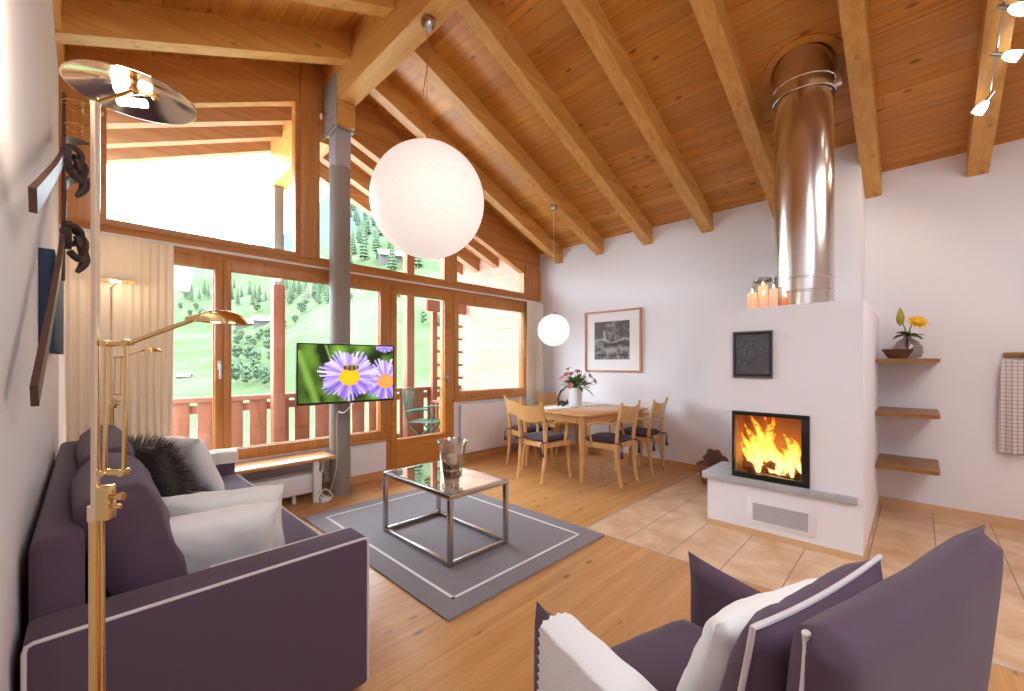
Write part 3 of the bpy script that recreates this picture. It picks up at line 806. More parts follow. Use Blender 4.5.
# cast iron relief plate
def relief(u, v):
    e = min(u, 1 - u, v, 1 - v)
    h = .012 if e < .045 else (.002 if e < .07 else (.008 if e < .10 else .003))
    if e >= .12:
        d = math.hypot((u - .5) * 1.2, v - .52)
        h += .006 * max(0, math.sin(d * 38)) * (d < .34) + .007 * (noise.noise(Vector((u * 9, v * 9, 2))) > .05) + .01 * max(0, 1 - d * 5)
        h += .006 * (abs(u - .5) < .03 and v > .15)
    return h
bm = B(); N = 60; Gd = []
for i in range(N + 1):
    Gd.append([bm.verts.new((FX - .006 - relief(i / N, j / N), .772 + (1.042 - .772) * i / N, 1.205 + .36 * j / N)) for j in range(N + 1)])
for i in range(N):
    for j in range(N): bm.faces.new((Gd[i][j], Gd[i][j + 1], Gd[i + 1][j + 1], Gd[i + 1][j]))
box(bm, FX - .008, FX + .001, .772, 1.042, 1.205, 1.565)
obj('cast_iron_plate', bm, M['iron'], root, 40)['label'] = 'square dark cast iron relief plate'
bm = B(); box(bm, FX - .006, FX, .655, .69, 1.50, 1.545, .003); obj('thermostat_switch', bm, M['white_metal'], root)
# air vent
def grille_mat():
    t = NT('vent_mesh'); X = t.xyz(t.coord()); s = .014
    fa = t.math('FRACT', t.math('DIVIDE', t.math('ADD', X[1], X[2]), s)); fb = t.math('FRACT', t.math('DIVIDE', t.math('SUBTRACT', X[1], X[2]), s))
    e = t.math('MAXIMUM', t.math('LESS_THAN', fa, .45), t.math('LESS_THAN', fb, .45))
    t.bsdf(t.mix(e, lin('#77777c'), lin('#c4c4ca')), .5); return t.m
v_ = obj('vent', (lambda b: (box(b, FX - .006, FX, .515, .945, .085, .285, .002), b)[1])(B()), M['wall'], root)
obj('vent_grille', (lambda b: (box(b, FX - .010, FX - .006, .555, .905, .12, .25), b)[1])(B()), grille_mat(), v_, 0)

# flue
def steel_flue():
    t = NT('stainless_flue'); X = t.xyz(t.coord())
    n = t.noise(t.comb(t.math('MULTIPLY', X[0], 2), t.math('MULTIPLY', X[1], 2), t.math('MULTIPLY', X[2], 160)), 1, 2)
    t.bsdf(t.mix(n, lin('#d6d0ce'), lin('#e4dfdd')), .20, 1.0, t.bump(n, .01, .002), Anisotropic=.3); return t.m
sf = steel_flue(); FC = (3.90, .635)
root = empty('flue_pipe', (*FC, 1.745), 0, 'wide shiny stainless steel flue pipe rising from the fireplace to the ceiling', 'flue')
bm = B(); lathe(bm, [(.192, 1.745), (.192, 3.40)], (*FC, 0), 64, cap0=False, cap1=False); obj('pipe', bm, sf, root)
bm = B(); lathe(bm, [(.198, 3.40), (.198, zr(FC[0]) + .09)], (*FC, 0), 64, cap0=False, cap1=False); obj('upper_sleeve', bm, sf, root)
bm = B()
for z in (1.86, 1.96): lathe(bm, [(.192, z - .008), (.197, z - .004), (.197, z + .004), (.192, z + .008)], (*FC, 0), 64, cap0=False, cap1=False)
obj('bead_ring', bm, sf, root)
bm = B(); lathe(bm, [(.198, 3.36), (.206, 3.365), (.206, 3.40), (.198, 3.405)], (*FC, 0), 64, cap0=False, cap1=False)
lathe(bm, [(.198, 3.45), (.205, 3.455), (.205, 3.465), (.198, 3.47)], (*FC, 0), 64, cap0=False, cap1=False)
box(bm, FC[0] - .05, FC[0] + .0, FC[1] - .24, FC[1] - .197, 3.37, 3.46, .003); obj('clamp_band', bm, sf, root)
# wooden ceiling collar
bm = B(); 
Mt = Matrix.Translation((FC[0], FC[1], zr(FC[0]) - .015)) @ Matrix.Rotation(math.atan(SR), 4, 'Y')
lathe(bm, [(.215, 0), (.27, 0), (.27, .014), (.215, .014)], (0, 0, 0), 64, Mt, False, False)
obj('ceiling_collar', bm, M['ceil'], root)

# candles and lantern on the fireplace top
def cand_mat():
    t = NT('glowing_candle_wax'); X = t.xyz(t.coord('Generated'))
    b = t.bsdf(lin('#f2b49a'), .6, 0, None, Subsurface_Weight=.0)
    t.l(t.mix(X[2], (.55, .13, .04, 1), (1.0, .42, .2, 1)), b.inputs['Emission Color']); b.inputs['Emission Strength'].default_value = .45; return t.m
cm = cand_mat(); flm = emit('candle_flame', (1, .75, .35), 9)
ZT = 1.745
for n_, (cx_, cy_, r, hh, l) in enumerate(((3.68, .935, .032, .125, 'short pink candle at the left end of the fireplace top'),
                          (3.745, .875, .034, .185, 'tallest pink candle on the fireplace top, behind the short ones'),
                          (3.68, .855, .029, .10, 'short pink candle in the middle of the candles on the fireplace top'),
                          (3.66, .785, .027, .14, 'orange-pink candle touching the flue side of the candle row'))):
    root = empty('candle', (cx_, cy_, ZT), 0, l, 'candle', 'lit candles on the fireplace')
    bm = B(); lathe(bm, [(r * .97, 0), (r, .006), (r, hh - .006), (r * .96, hh), (r * .7, hh - .012), (.003, hh - .014)], (cx_, cy_, ZT), 24, cap1=True); obj('wax', bm, cm, root)
    bm = B(); tube(bm, [(cx_, cy_, ZT + hh - .014), (cx_, cy_, ZT + hh + .008)], .002, 6); w__ = obj('wick', bm, M['black'], root)
    bm = B(); lathe(bm, [(.001, 0), (.006, .008), (.005, .018), (.0008, .034)], (cx_, cy_, ZT + hh + .002), 10); obj('flame', bm, flm, w__)
root = empty('glass_lantern', (3.86, .905, ZT), 0, 'dark glass jar lantern with metal lid behind the candles', 'lantern')
bm = B(); lathe(bm, [(.07, 0), (.078, .02), (.078, .19), (.06, .22), (.06, .245), (.056, .245), (.056, .22), (.073, .188), (.073, .02), (.01, .012)], (3.86, .905, ZT), 32, cap1=False); obj('jar', bm, archglass('smoked_glass', (.94, .93, .90), .8, .05, .02), root)
bm = B(); lathe(bm, [(.062, .235), (.066, .24), (.066, .262), (.05, .268), (.05, .26), (.058, .236)], (3.86, .905, ZT), 32, cap1=False)
for s in (-1, 1): tube(bm, [(3.86, .905 + s * .066, ZT + .25), (3.86, .905 + s * .078, ZT + .2), (3.86, .905 + s * .076, ZT + .15)], .003, 6, smooth=3)
obj('lid', bm, plain('pewter_lid', '#8b857d', .35, .6), root)
bm = B(); lathe(bm, [(.035, .015), (.035, .12)], (3.86, .905, ZT), 20); obj('inner_candle', bm, M['cream_cloth'], root)

# basket of cones
bk = wood('wicker', '#b98552', '#7c4f2a', 'z', .7, across='x', grain=3)
root = empty('wicker_basket', (4.80, 1.58, 0), 0, 'small wicker basket on the floor left of the fireplace', 'basket')
bm = B(); lathe(bm, [(.12, 0), (.15, .12), (.175, .2), (.18, .2), (.155, .12), (.125, .01)], (4.80, 1.58, 0), 28, cap1=True)
for k in range(7): 
    z = .02 + k * .028; r = .122 + .055 * (z / .2); tube(bm, [(4.80 + (r + .004 * (-1) ** a) * math.cos(a * PI / 14), 1.58 + (r + .004 * (-1) ** a) * math.sin(a * PI / 14), z) for a in range(28)], .009, 6, closed=True)
obj('bowl', bm, bk, root)
bm = B(); tube(bm, [(4.80 + .182 * math.cos(a * PI / 14), 1.58 + .182 * math.sin(a * PI / 14), .203) for a in range(28)], .012, 6, closed=True); obj('rim', bm, bk, root)
cone = plain('pine_cone_scales', '#7a5548', .8, bump=.5, bscale=90, var=.4)
bm = B(); rnd = random.Random(3)
def make_cone(bm, M0):
    for k in range(11):
        z = -.04 + k * .0085; r = .034 * math.sin(PI * (k + 1.2) / 13)
        for a in range(8):
            th = a * PI / 4 + k * .4; p = M0 @ Vector((r * math.cos(th), r * math.sin(th), z)); q = M0 @ Vector((r * 1.35 * math.cos(th), r * 1.35 * math.sin(th), z + .008)); 
            tube(bm, [p, q], [.009, .004], 5)
    tube(bm, [M0 @ Vector((0, 0, -.045)), M0 @ Vector((0, 0, .05))], [.016, .012], 7)
make_cone(bm, Matrix.Identity(4)); pc = thing1('pine_cone', bm, cone, None, None)
for k in range(22):
    o = pc if k == 0 else pc.copy()
    if k: col.objects.link(o)
    lay = 0 if k < 10 else (1 if k < 18 else 2); a = k * 2.4; q = (.135, .095, .04)[lay] * (.55 + .45 * (k % 2)); z = .215 + .055 * lay
    o.location = (4.80 + q * math.cos(a), 1.58 + q * math.sin(a), z); o.rotation_euler = (rnd.uniform(0, 3), rnd.uniform(0, 3), a)
    tag(o, 'brown pine cone heaped in the wicker basket beside the fireplace', 'pine cone', 'pine cones in the basket')

# ------------------------------------------------------------------ wall shelves and towel rail
for z, l in ((1.355, 'top of the three oak corner shelves, holding the grey vase'), (.915, 'middle of the three empty-space oak corner shelves beside the fireplace'), (.475, 'lowest of the three oak corner shelves beside the fireplace')):
    bm = B(); x0, x1, y0, y1 = 4.62, 5.195, -.13, .25; r = .05
    poly = [(x1, y1), (x0, y1)] + [(x0 + r - r * math.cos(a), y0 + r - r * math.sin(a)) for a in [i * PI / 12 for i in range(0, 7)]] + [(x1, y0)]
    prism(bm, poly, 'z', z - .032, z)
    thing1('wall_shelf', bm, M['oak'], l.replace('empty-space ', ''), 'shelf', 'oak shelves beside the fireplace', (5.19, .05, z - .032), 30)
root = empty('vase', (4.92, .06, 1.356), 0, 'round grey glass vase on the top corner shelf', 'vase')
vm = archglass('grey_vase_glass', (.80, .76, .77), 1.0, .04, .03)
bm = B(); lathe(bm, [(.05, 0), (.085, .012), (.098, .05), (.098, .10), (.07, .15), (.03, .175), (.026, .2), (.034, .215), (.03, .215), (.022, .2), (.026, .17), (.066, .145), (.092, .10), (.092, .05), (.08, .018), (.01, .01)], (4.92, .06, 1.356), 36, cap1=False); obj('body', bm, vm, root)
green = plain('leaf_green', '#5d7f3b', .6, var=.25, bscale=60); yel = plain('yellow_petals', '#f0c020', .6, var=.15, bscale=60); stem = plain('stem_green', '#56702f', .6)
def leaf(bm, base, d, L, w, droop=.2, up=(0, 0, 1)):
    base = Vector(base); d = Vector(d).normalized(); s = d.cross(Vector(up)); s = s.normalized() if s.length > .01 else Vector((1, 0, 0)); n = s.cross(d)
    prev = None
    for k in range(6):
        t = k / 5; c = base + d * L * t - Vector((0, 0, droop * L * t * t)); ww = w * math.sin(PI * min(.97, t * .9 + .08)) / 2
        cur = [bm.verts.new(c - s * ww + n * ww * .3), bm.verts.new(c), bm.verts.new(c + s * ww + n * ww * .3)]
        if prev: bm.faces.new((prev[0], prev[1], cur[1], cur[0])); bm.faces.new((prev[1], prev[2], cur[2], cur[1]))
        prev = cur
def bloom(bm, c, r, n, d=(0, 0, 1), layers=2, cup=.3):
    c = Vector(c); d = Vector(d).normalized(); a = d.orthogonal().normalized(); b = d.cross(a)
    for L in range(layers):
        for k in range(n):
            th = 2 * PI * (k + .5 * L) / n; v = a * math.cos(th) + b * math.sin(th) + d * (cup + .35 * L); leaf(bm, c, v, r * (1 - .2 * L), r * .75 * 3.2 / n * 2, .1, d)
root = empty('flower_bouquet', (4.92, .06, 1.45), 0, 'yellow blossom with green leaves and a tall bud in the grey vase', 'flowers')
bm = B(); 
tube(bm, [(4.92, .06, 1.40), (4.92, .055, 1.56), (4.91, .03, 1.66)], .004, 6, smooth=4); tube(bm, [(4.92, .06, 1.40), (4.92, .065, 1.56), (4.9, .10, 1.70)], .004, 6, smooth=4); tube(bm, [(4.92, .07, 1.42), (4.92, .07, 1.6)], .003, 6); obj('stems', bm, stem, root)
bm = B(); bloom(bm, (4.90, .0, 1.66), .075, 10, (-.8, -.3, .6), 3); bloom(bm, (4.93, .03, 1.69), .04, 8, (-.5, .3, .8), 2); obj('yellow_blossom', bm, yel, root, 60)
bm = B(); lathe(bm, [(.006, 0), (.024, .03), (.028, .07), (.018, .12), (.002, .16)], (4.90, .105, 1.64), 12); obj('bud', bm, plain('olive_yellow_bud', '#a59a2c', .6, var=.3, bscale=40), root)
bm = B(); rnd = random.Random(8)
for k in range(16): a = rnd.uniform(0, 2 * PI); leaf(bm, (4.92, .06, 1.56), (math.cos(a), math.sin(a), rnd.uniform(-.1, .7)), rnd.uniform(.09, .15), .05, .3)
obj('leaves', bm, green, root, 60)
bm = B(); bc = (4.80, .12)
lathe(bm, [(.03, 0), (.06, .003), (.10, .075), (.104, .08), (.098, .081), (.055, .012), (.005, .01)], (*bc, 1.356), 28, Matrix.Translation((bc[0], bc[1], 0)) @ Matrix.Diagonal((.8, 1, 1, 1)) @ Matrix.Translation((-bc[0], -bc[1], 0)), cap1=True)
thing1('bowl', bm, plain('dark_wood_bowl', '#6b4a36', .4, var=.2), 'small dark wooden bowl beside the vase on the top corner shelf', 'bowl', None, (*bc, 1.356))
root = empty('towel_rail', (5.17, -.7, 1.37), 0, 'wooden wall rail at the right edge holding the checked towel', 'rail')
bm = B(); box(bm, 5.165, 5.198, -.95, -.50, 1.365, 1.405, .004); obj('board', bm, M['oak'], root)
bm = B()
for y in (-.6, -.8): tube(bm, [(5.165, y, 1.38), (5.12, y, 1.378), (5.115, y, 1.40)], .006, 8, smooth=3)
obj('hook', bm, M['oak'], root)
def towel_mat():
    t = NT('checked_towel'); X = t.xyz(t.coord('Object')); s = .03
    fa = t.math('LESS_THAN', t.math('FRACT', t.math('DIVIDE', X[1], s)), .16); fb = t.math('LESS_THAN', t.math('FRACT', t.math('DIVIDE', X[2], s)), .16)
    c = t.mix(t.math('MULTIPLY', t.math('ADD', fa, fb), .5), lin('#dcd2d2'), lin('#3c3348')); t.bsdf(c, .95); return t.m
def ft(u, v):
    y = -.47 - .26 * u - .012 * math.sin(9 * u); z = .60 + .76 * v
    y = -.60 + (y + .60) * (1.0 - .14 * v * v * v)
    return (5.13 + .018 * math.sin(14 * u + 1) * (1.1 - v), y, z - .02 * math.sin(3 * u) * v)
bm = B(); sheet(bm, ft, 40, 24, .005); thing1('towel', bm, towel_mat(), 'white and dark checked tea towel hanging from the wall rail', 'towel', None, (5.13, -.6, .6), 60)

# ------------------------------------------------------------------ colour-attribute pictures
def picture(name, quad, f, nu, nv, m, parent):
    """flat picture: quad = origin, u vector, v vector"""
    O, U, V = (Vector(q) for q in quad); me_v = []; fc = []; cols = []
    for j in range(nv + 1):
        for i in range(nu + 1): me_v.append(O + U * (i / nu) + V * (j / nv)); cols.append(f(i / nu, j / nv))
    for j in range(nv):
        for i in range(nu): a = j * (nu + 1) + i; fc.append((a, a + 1, a + nu + 2, a + nu + 1))
    Wm = wmat(parent).inverted(); me = bpy.data.meshes.new(name); me.from_pydata([Wm @ v for v in me_v], [], fc)
    ca = me.color_attributes.new('Col', 'FLOAT_COLOR', 'POINT')
    for k, c in enumerate(cols): ca.data[k].color = (*c[:3], 1)
    me.materials.append(m); o = bpy.data.objects.new(name, me); col.objects.link(o); o.parent = parent; return o
def mixc(a, b, t): t = max(0, min(1, t)); return tuple(a[i] + (b[i] - a[i]) * t for i in range(3))
def tv_image(u, v):
    x = u * 1.777; y = v
    n = noise.noise(Vector((x * 3.2, y * 3.2 + x, 5))); n2 = noise.noise(Vector((x * 7 - y * 4, y * 5, 9)))
    c = mixc(lin('#1c2610'), lin('#6f9a35'), .35 + n * 1.1 + n2 * .3)
    c = mixc(c, lin('#0d120a'), .5 - .9 * x + .3 * n2)
    for (a, b, w_) in ((.48, .95, .035), (.68, .98, .03), (.15, .45, .10)):
        c = mixc(c, lin('#86ad48'), max(0, 1 - (abs((x - a) + (y - b) * .35) / w_)) * .7 * (abs(y - b) < .45))
    def daisy(c, cx, cy, R, ry, core, n, corec, dk):
        dx = (x - cx) / R; dy = (y - cy) / (R * ry); d = math.hypot(dx, dy); th = math.atan2(dy, dx)
        for L in range(2):
            q = math.cos(th * n + L * PI + 1.3 * math.sin(th * 3 + L)); lim = (1.0 - .13 * L) + .10 * math.sin(th * 7 + L * 2)
            if d < lim and q > -.95 + 1.2 * (d / lim) ** 3:
                pc_ = mixc(lin('#7a56c8'), lin('#d9c6f2'), .35 + .45 * q + .35 * math.sin(th * 11) - (.35 if dy < -.2 else 0)); c = mixc(pc_, lin('#3b1d78'), .25 * (1 - d))
        e = math.hypot((x - cx - .0) / (core * 1.1), (y - cy + .03) / (core * .85))
        if e < 1: c = mixc(lin(corec), lin(dk), .35 * e + .5 * noise.noise(Vector((x * 40, y * 40, 0))))
        return c
    c = daisy(c, 1.60, 1.0, .2, .6, .01, 26, '#5b3aa0', '#5b3aa0')
    c = daisy(c, 1.62, .36, .42, .95, .16, 30, '#d9944a', '#b8702c')
    c = daisy(c, .90, .46, .54, .80, .18, 40, '#f0b41c', '#c07f10')
    e = math.hypot((x - .93) / .15, (y - .60) / .055)                    # bee
    if e < 1: c = mixc(lin('#3a2a1a'), lin('#8a6a48'), .5 + .5 * math.sin((x) * 75))
    for wx in (.86, 1.02):
        if math.hypot((x - wx) / .08, (y - .655) / .03) < 1: c = mixc(c, lin('#b09a88'), .5)
    return tuple(max(0, q) for q in c)
a = Vector((1.215, 3.66, .965)); b = Vector((2.07, 3.60, .965)); H = .522
ud = (b - a); Lw = ud.length; ud.normalize(); nd = Vector((ud.y, -ud.x, 0))     # towards camera side
root = empty('television', (1.65, 3.7, .965), 0, 'flat screen television on a swivel arm, showing purple daisies with a bee', 'television')
def tvbox(bm, u0, u1, w0, w1, z0, z1, bev=0):
    Mx = Matrix(((ud.x, nd.x, 0, a.x), (ud.y, nd.y, 0, a.y), (0, 0, 1, a.z), (0, 0, 0, 1))); box(bm, u0, u1, w0, w1, z0, z1, bev, 2, Mx)
bm = B(); tvbox(bm, 0, Lw, -.03, 0, 0, H, .004); tvbox(bm, .12, Lw - .12, -.06, -.03, .08, H - .1, .01); obj('casing', bm, M['black'], root)
bm = B(); tvbox(bm, 0, Lw, 0, .004, 0, .018); tvbox(bm, 0, Lw, 0, .004, H - .010, H); tvbox(bm, 0, .010, 0, .004, .018, H - .010); tvbox(bm, Lw - .010, Lw, 0, .004, .018, H - .010); obj('bezel', bm, plain('black_gloss', '#0b0b0c', .15), root)
bm = B(); tvbox(bm, Lw / 2 - .022, Lw / 2 + .022, .004, .0045, .006, .012); obj('badge', bm, M['chrome'], root)
picture('screen', (a + ud * .010 + nd * .002 + Vector((0, 0, .018)), ud * (Lw - .02), Vector((0, 0, H - .028))), tv_image, 260, 150, attr_mat('tv_screen', em=.95), root)
bm = B(); tube(bm, [(1.67, 3.70, 1.25), (1.75, 3.9, 1.25), (1.80, 4.11, 1.25)], .022, 10); box(bm, 1.74, 1.89, 4.09, 4.12, 1.15, 1.35, .004); obj('swivel_arm', bm, M['black'], root)
bm = B(); tube(bm, [(1.76, 3.7, 1.0), (1.72, 3.9, .85), (1.735, 4.10, .8), (1.735, 4.11, .3), (1.66, 4.12, .02)], .003, 8, smooth=5); obj('cable', bm, M['white_metal'], root)

def photo_print(u, v):
    n = noise.fractal(Vector((u * 3, v * 6, 1)), .8, 2.1, 5); s = noise.noise(Vector((u * 26, v * 3, 4)))
    n3 = noise.noise(Vector((u * 14, v * 14, 7))); g = .14 + .30 * n + .14 * s + .1 * n3
    if v > .5: g = .05 + .12 * max(0, s) + .22 * max(0, n + n3) + (.4 * max(0, 1 - abs(u - .3 + .1 * (v - .6)) / .05) if .5 < v < .76 else 0)
    if .42 < v < .56: g += .32 * max(0, 1 - abs(v - .49 - .05 * math.sin(u * 9)) / .05)
    g = max(.015, min(.8, g)); return (g, g * .86, g * .84)
root = empty('framed_picture', (5.18, 3.08, 1.2), 0, 'framed dark landscape photograph with wide white mount above the dining table', 'picture')
bm = B(); y0, y1, z0, z1 = 2.635, 3.53, 1.195, 2.062; fw = .025
for q in ((y0, y1, z0, z0 + fw), (y0, y1, z1 - fw, z1), (y0, y0 + fw, z0 + fw, z1 - fw), (y1 - fw, y1, z0 + fw, z1 - fw)): box(bm, RX - .035, RX - .001, *q, .002)
obj('frame', bm, plain('cherry_frame', '#c58a68', .4), root)
bm = B(); box(bm, RX - .016, RX - .004, y0 + fw, y1 - fw, z0 + fw, z1 - fw); obj('mount', bm, plain('mount_board', '#efedf2', .8), root, 0)
picture('print', ((RX - .017, 3.37, 1.37), (0, -.56, 0), (0, 0, .54)), photo_print, 120, 110, attr_mat('photo_print', .5), root)

# ------------------------------------------------------------------ dining set
def runner_mat():
    t = NT('table_runner'); X = t.xyz(t.coord()); n = t.noise(t.coord(), 22, 2)
    ed = t.math('GREATER_THAN', t.math('ABSOLUTE', X[1]), .135)
    k = t.math('MULTIPLY', ed, t.math('GREATER_THAN', n, .47)); t.bsdf(t.mix(k, lin('#efecec'), lin('#4c4650')), .9); return t.m
DT = Matrix.Translation((3.82, 2.66, 0)) @ Matrix.Rotation(math.radians(-7), 4, 'Z') @ Matrix.Translation((-3.82, -2.66, 0))
root = empty('dining_table', (4.48, 3.28, 0), 0, 'rectangular light wood dining table in the corner', 'table')
TX0, TX1, TY0, TY1 = 3.78, 5.02, 2.60, 3.66
bm = B(); box(bm, TX0, TX1, TY0, TY1, .722, .75, .006); bm.transform(DT); obj('tabletop', bm, M['beech_top'], root)
bm = B()
for q in ((TX0 + .06, TX1 - .06, TY0 + .05, TY0 + .07), (TX0 + .06, TX1 - .06, TY1 - .07, TY1 - .05), (TX0 + .05, TX0 + .07, TY0 + .06, TY1 - .06), (TX1 - .07, TX1 - .05, TY0 + .06, TY1 - .06)): box(bm, *q, .64, .722)
bm.transform(DT); obj('apron', bm, M['beech_top'], root)
for sx in (TX0 + .065, TX1 - .065):
    for sy in (TY0 + .065, TY1 - .065):
        bm = B(); lathe(bm, [(.023, 0), (.028, .1), (.034, .45), (.036, .56), (.030, .575), (.037, .60), (.038, .721)], (sx, sy, 0), 20); bm.transform(DT); obj('leg', bm, M['beech'], root)
bm = B(); box(bm, -.58, .58, -.15, .15, .0005, .0035, .001); o = thing1('table_runner', bm, runner_mat(), 'white table runner with dark patterned edges on the dining table', 'table runner'); o.location = (4.45, 3.28, .75); o.rotation_euler = (0, 0, math.radians(-7))
cushm = fabric('dark_purple_cushion', '#4b3849')
def dining_chair():
    root = empty('dining_chair'); w = .205
    bm = B(); sf_ = []
    prism(bm, [(-.205, -.19), (.205, -.19), (.225, .20), (.19, .225), (-.19, .225), (-.225, .20)], 'z', .390, .445); obj('seat_frame', bm, M['beech'], root, 30)
    for s in (-1, 1):
        bm = B()
        P = [(s * .185, -.245, 0), (s * .19, -.21, .22), (s * .192, -.195, .43), (s * .197, -.215, .66), (s * .208, -.268, .90)]
        tube(bm, P, [.019, .024, .027, .023, .016], 8, smooth=5, flat=.8); obj('rear_leg', bm, M['beech'], root)
        bm = B(); tube(bm, [(s * .20, .225, 0), (s * .195, .20, .2), (s * .19, .185, .41)], [.017, .022, .026], 8, smooth=4); obj('front_leg', bm, M['beech'], root)
        bm = B(); tube(bm, [(s * .197, -.215, .655), (s * .235, -.09, .668), (s * .25, .03, .662), (s * .242, .10, .63), (s * .225, .12, .55), (s * .212, .10, .43)], [.012, .016, .018, .018, .017, .016], 8, smooth=5, flat=.75); obj('armrest', bm, M['beech'], root)
    def fb(u, v):
        x = (-1 + 2 * u) * .20; zt = .875 - .035 * (1 - (x / .2) ** 2); zb = .665 + .03 * (x / .2) ** 2; z = zb + (zt - zb) * v
        return (x, -.222 - .05 * (z - .66) / .24 - .028 * (1 - (x / .2) ** 2) + .0, z)
    bm = B(); sheet(bm, fb, 16, 6, .016); obj('backrest', bm, M['beech'], root, 60)
    bm = B(); tube(bm, [(-.19, -.2, .53), (0, -.215, .535), (.19, -.2, .53)], .010, 8, smooth=4) if False else None; bm.free()
    bm = B(); pillow(bm, .41, .41, .075, Matrix.Translation((0, .005, .474)) @ Matrix.Rotation(PI / 2, 4, 'X'), 12, .02, .003, 1, expo=.25)
    cu = obj('seat_cushion', bm, cushm, root, 60); cu['label'] = 'dark purple seat cushion'
    for s in (-1, 1):
        bm = B(); c = Vector((s * .195, -.215, .46))
        tube(bm, [c + Vector((.028 * math.cos(a), .028 * math.sin(a), .004 * math.sin(3 * a))) for a in [i * PI / 5 for i in range(10)]], .006, 6, closed=True)
        for q in (-1, 1): tube(bm, [c + Vector((s * .01, -.03, 0)), c + Vector((s * .01 + q * .02, -.045, -.03)), c + Vector((s * .01 + q * .014, -.045, -.10)), c + Vector((s * .01 + q * .015, -.047, -.15))], [.004, .004, .005, .014], 6, smooth=3)
        obj('cushion_tie', bm, cushm, cu)
    return root
ch = dining_chair()
CG = 'light wood chairs around the dining table'
for k, (x, y, r, l) in enumerate(((3.70, 3.08, -93, 'light wood dining chair on the window side of the table, nearest the viewer'),
                          (4.04, 3.60, -106, 'light wood dining chair beside the low window wall, second from the viewer'),
                          (4.145, 2.50, 2, 'light wood dining chair on the near side of the table, the left one there'),
                          (4.76, 2.45, 4, 'light wood dining chair on the near side of the table, the right one there'),
                          (4.98, 3.88, 166, 'light wood dining chair at the far side of the table beside the white curtain'))):
    o = ch if k == 0 else copy_tree(ch)
    o.location = (x, y, 0); o.rotation_euler = (0, 0, math.radians(r)); tag(o, l, 'chair', CG)
# vase with flowers on the table
vx, vy, vz = 4.62, 3.30, .7535
root = empty('vase', (vx, vy, vz), 0, 'white square vase on the dining table', 'vase')
bm = B(); 
rr = []
for r_, z in ((.055, 0), (.060, .02), (.068, .23), (.062, .235), (.054, .03)):
    rr.append([bm.verts.new((vx + r_ * 1.1 * math.copysign(abs(math.cos(a)) ** .5, math.cos(a)), vy + r_ * 1.1 * math.copysign(abs(math.sin(a)) ** .5, math.sin(a)), vz + z)) for a in [i * 2 * PI / 24 for i in range(24)]])
for p, q in zip(rr, rr[1:]): bridge(bm, p, q)
bm.faces.new(rr[0][::-1]); bm.faces.new(rr[-1]); obj('body', bm, M['white_metal'], root, 50)
root = empty('flower_bouquet', (vx, vy, vz + .2), 0, 'bouquet of pink blossoms and green leaves in the white vase', 'flowers')
rnd = random.Random(21)
bm = B(); bl = B(); bd = B(); st = B()
for k in range(46):
    a = rnd.uniform(0, 2 * PI); el = rnd.uniform(.1, 1.2); d = Vector((math.cos(a) * math.cos(el), math.sin(a) * math.cos(el), math.sin(el)))
    L = rnd.uniform(.12, .27); e = Vector((vx, vy, vz + .24)) + d * L; tube(st, [(vx, vy, vz + .05), (vx, vy, vz + .22), e], .003, 5, smooth=3)
    leaf(bd if k % 7 == 0 else bm, Vector((vx, vy, vz + .22)) + d * L * .5, d + Vector((0, 0, rnd.uniform(-.4, .3))), rnd.uniform(.11, .19), .06, .4)
    if k % 4 == 0: bloom(bl, e, .055, 8, d, 3, .6)
obj('stems', st, stem, root); obj('leaves', bm, green, root, 60); obj('blossoms', bl, plain('pink_petals', '#d98a8e', .6, var=.3, bscale=50), root, 60)
obj('dark_leaves', bd, plain('dark_leaf', '#39483c', .6), root, 60)
# twisted driftwood ornament
bm = B(); c = Vector((4.44, 3.36, .7535))
tube(bm, [c + Vector((-.09, 0, .02)), c + Vector((-.10, .02, .10)), c + Vector((-.03, .02, .20)), c + Vector((.02, .0, .215))], [.02, .014, .013, .006], 7, smooth=5)
tube(bm, [c + Vector((-.12, .0, .015)), c + Vector((-.03, .03, .05)), c + Vector((.04, -.01, .03)), c + Vector((.09, .02, .07))], [.016, .022, .02, .01], 7, smooth=5)
tube(bm, [c + Vector((-.10, -.03, .015)), c + Vector((-.02, -.03, .018)), c + Vector((.06, .03, .02))], [.012, .015, .008], 7, smooth=5)
thing1('driftwood', bm, plain('dark_driftwood', '#4e4340', .8, bump=.4, bscale=60), 'small dark twisted driftwood ornament left of the vase on the table', 'ornament', None, tuple(c))

# ------------------------------------------------------------------ lamps hanging
def globe_mat(name, s, sp):
    t = NT(name); co = t.coord(); n = t.noise(co, sp, 3, .7)
    k = t.ramp(n, [(.38, (.66, .62, .60)), (.54, (1, 1, 1))])
    z = t.xyz(co)[2]
    c = t.mix(.45, (1, .93, .88, 1), k, 'MULTIPLY')
    b = t.bsdf(t.mix(1.0, lin('#efe6e2'), c, 'MULTIPLY'), .55, 0, t.bump(n, .15, .01)); t.l(c, b.inputs['Emission Color']); b.inputs['Emission Strength'].default_value = s; return t.m
def halo(bm, c, s=1):
    lathe(bm, [(.045 * s, 0), (.05 * s, -.006), (.05 * s, -.02), (.03 * s, -.036), (.022 * s, -.036), (.02 * s, -.02)], c, 20)
gx_, gy_, gz_, gr_ = 1.80, 2.635, 2.533, .42
root = empty('pendant_lamp', (gx_, gy_, 3.9), 0, 'huge white mesh globe pendant lamp hanging from the ridge beam', 'pendant lamp')
bm = B(); ball(bm, (0, 0, 0), gr_, u=64, v=40); bm.transform(Matrix.Translation((gx_, gy_, gz_))); obj('globe_shade', bm, globe_mat('mesh_globe', .34, 120), root, 80)
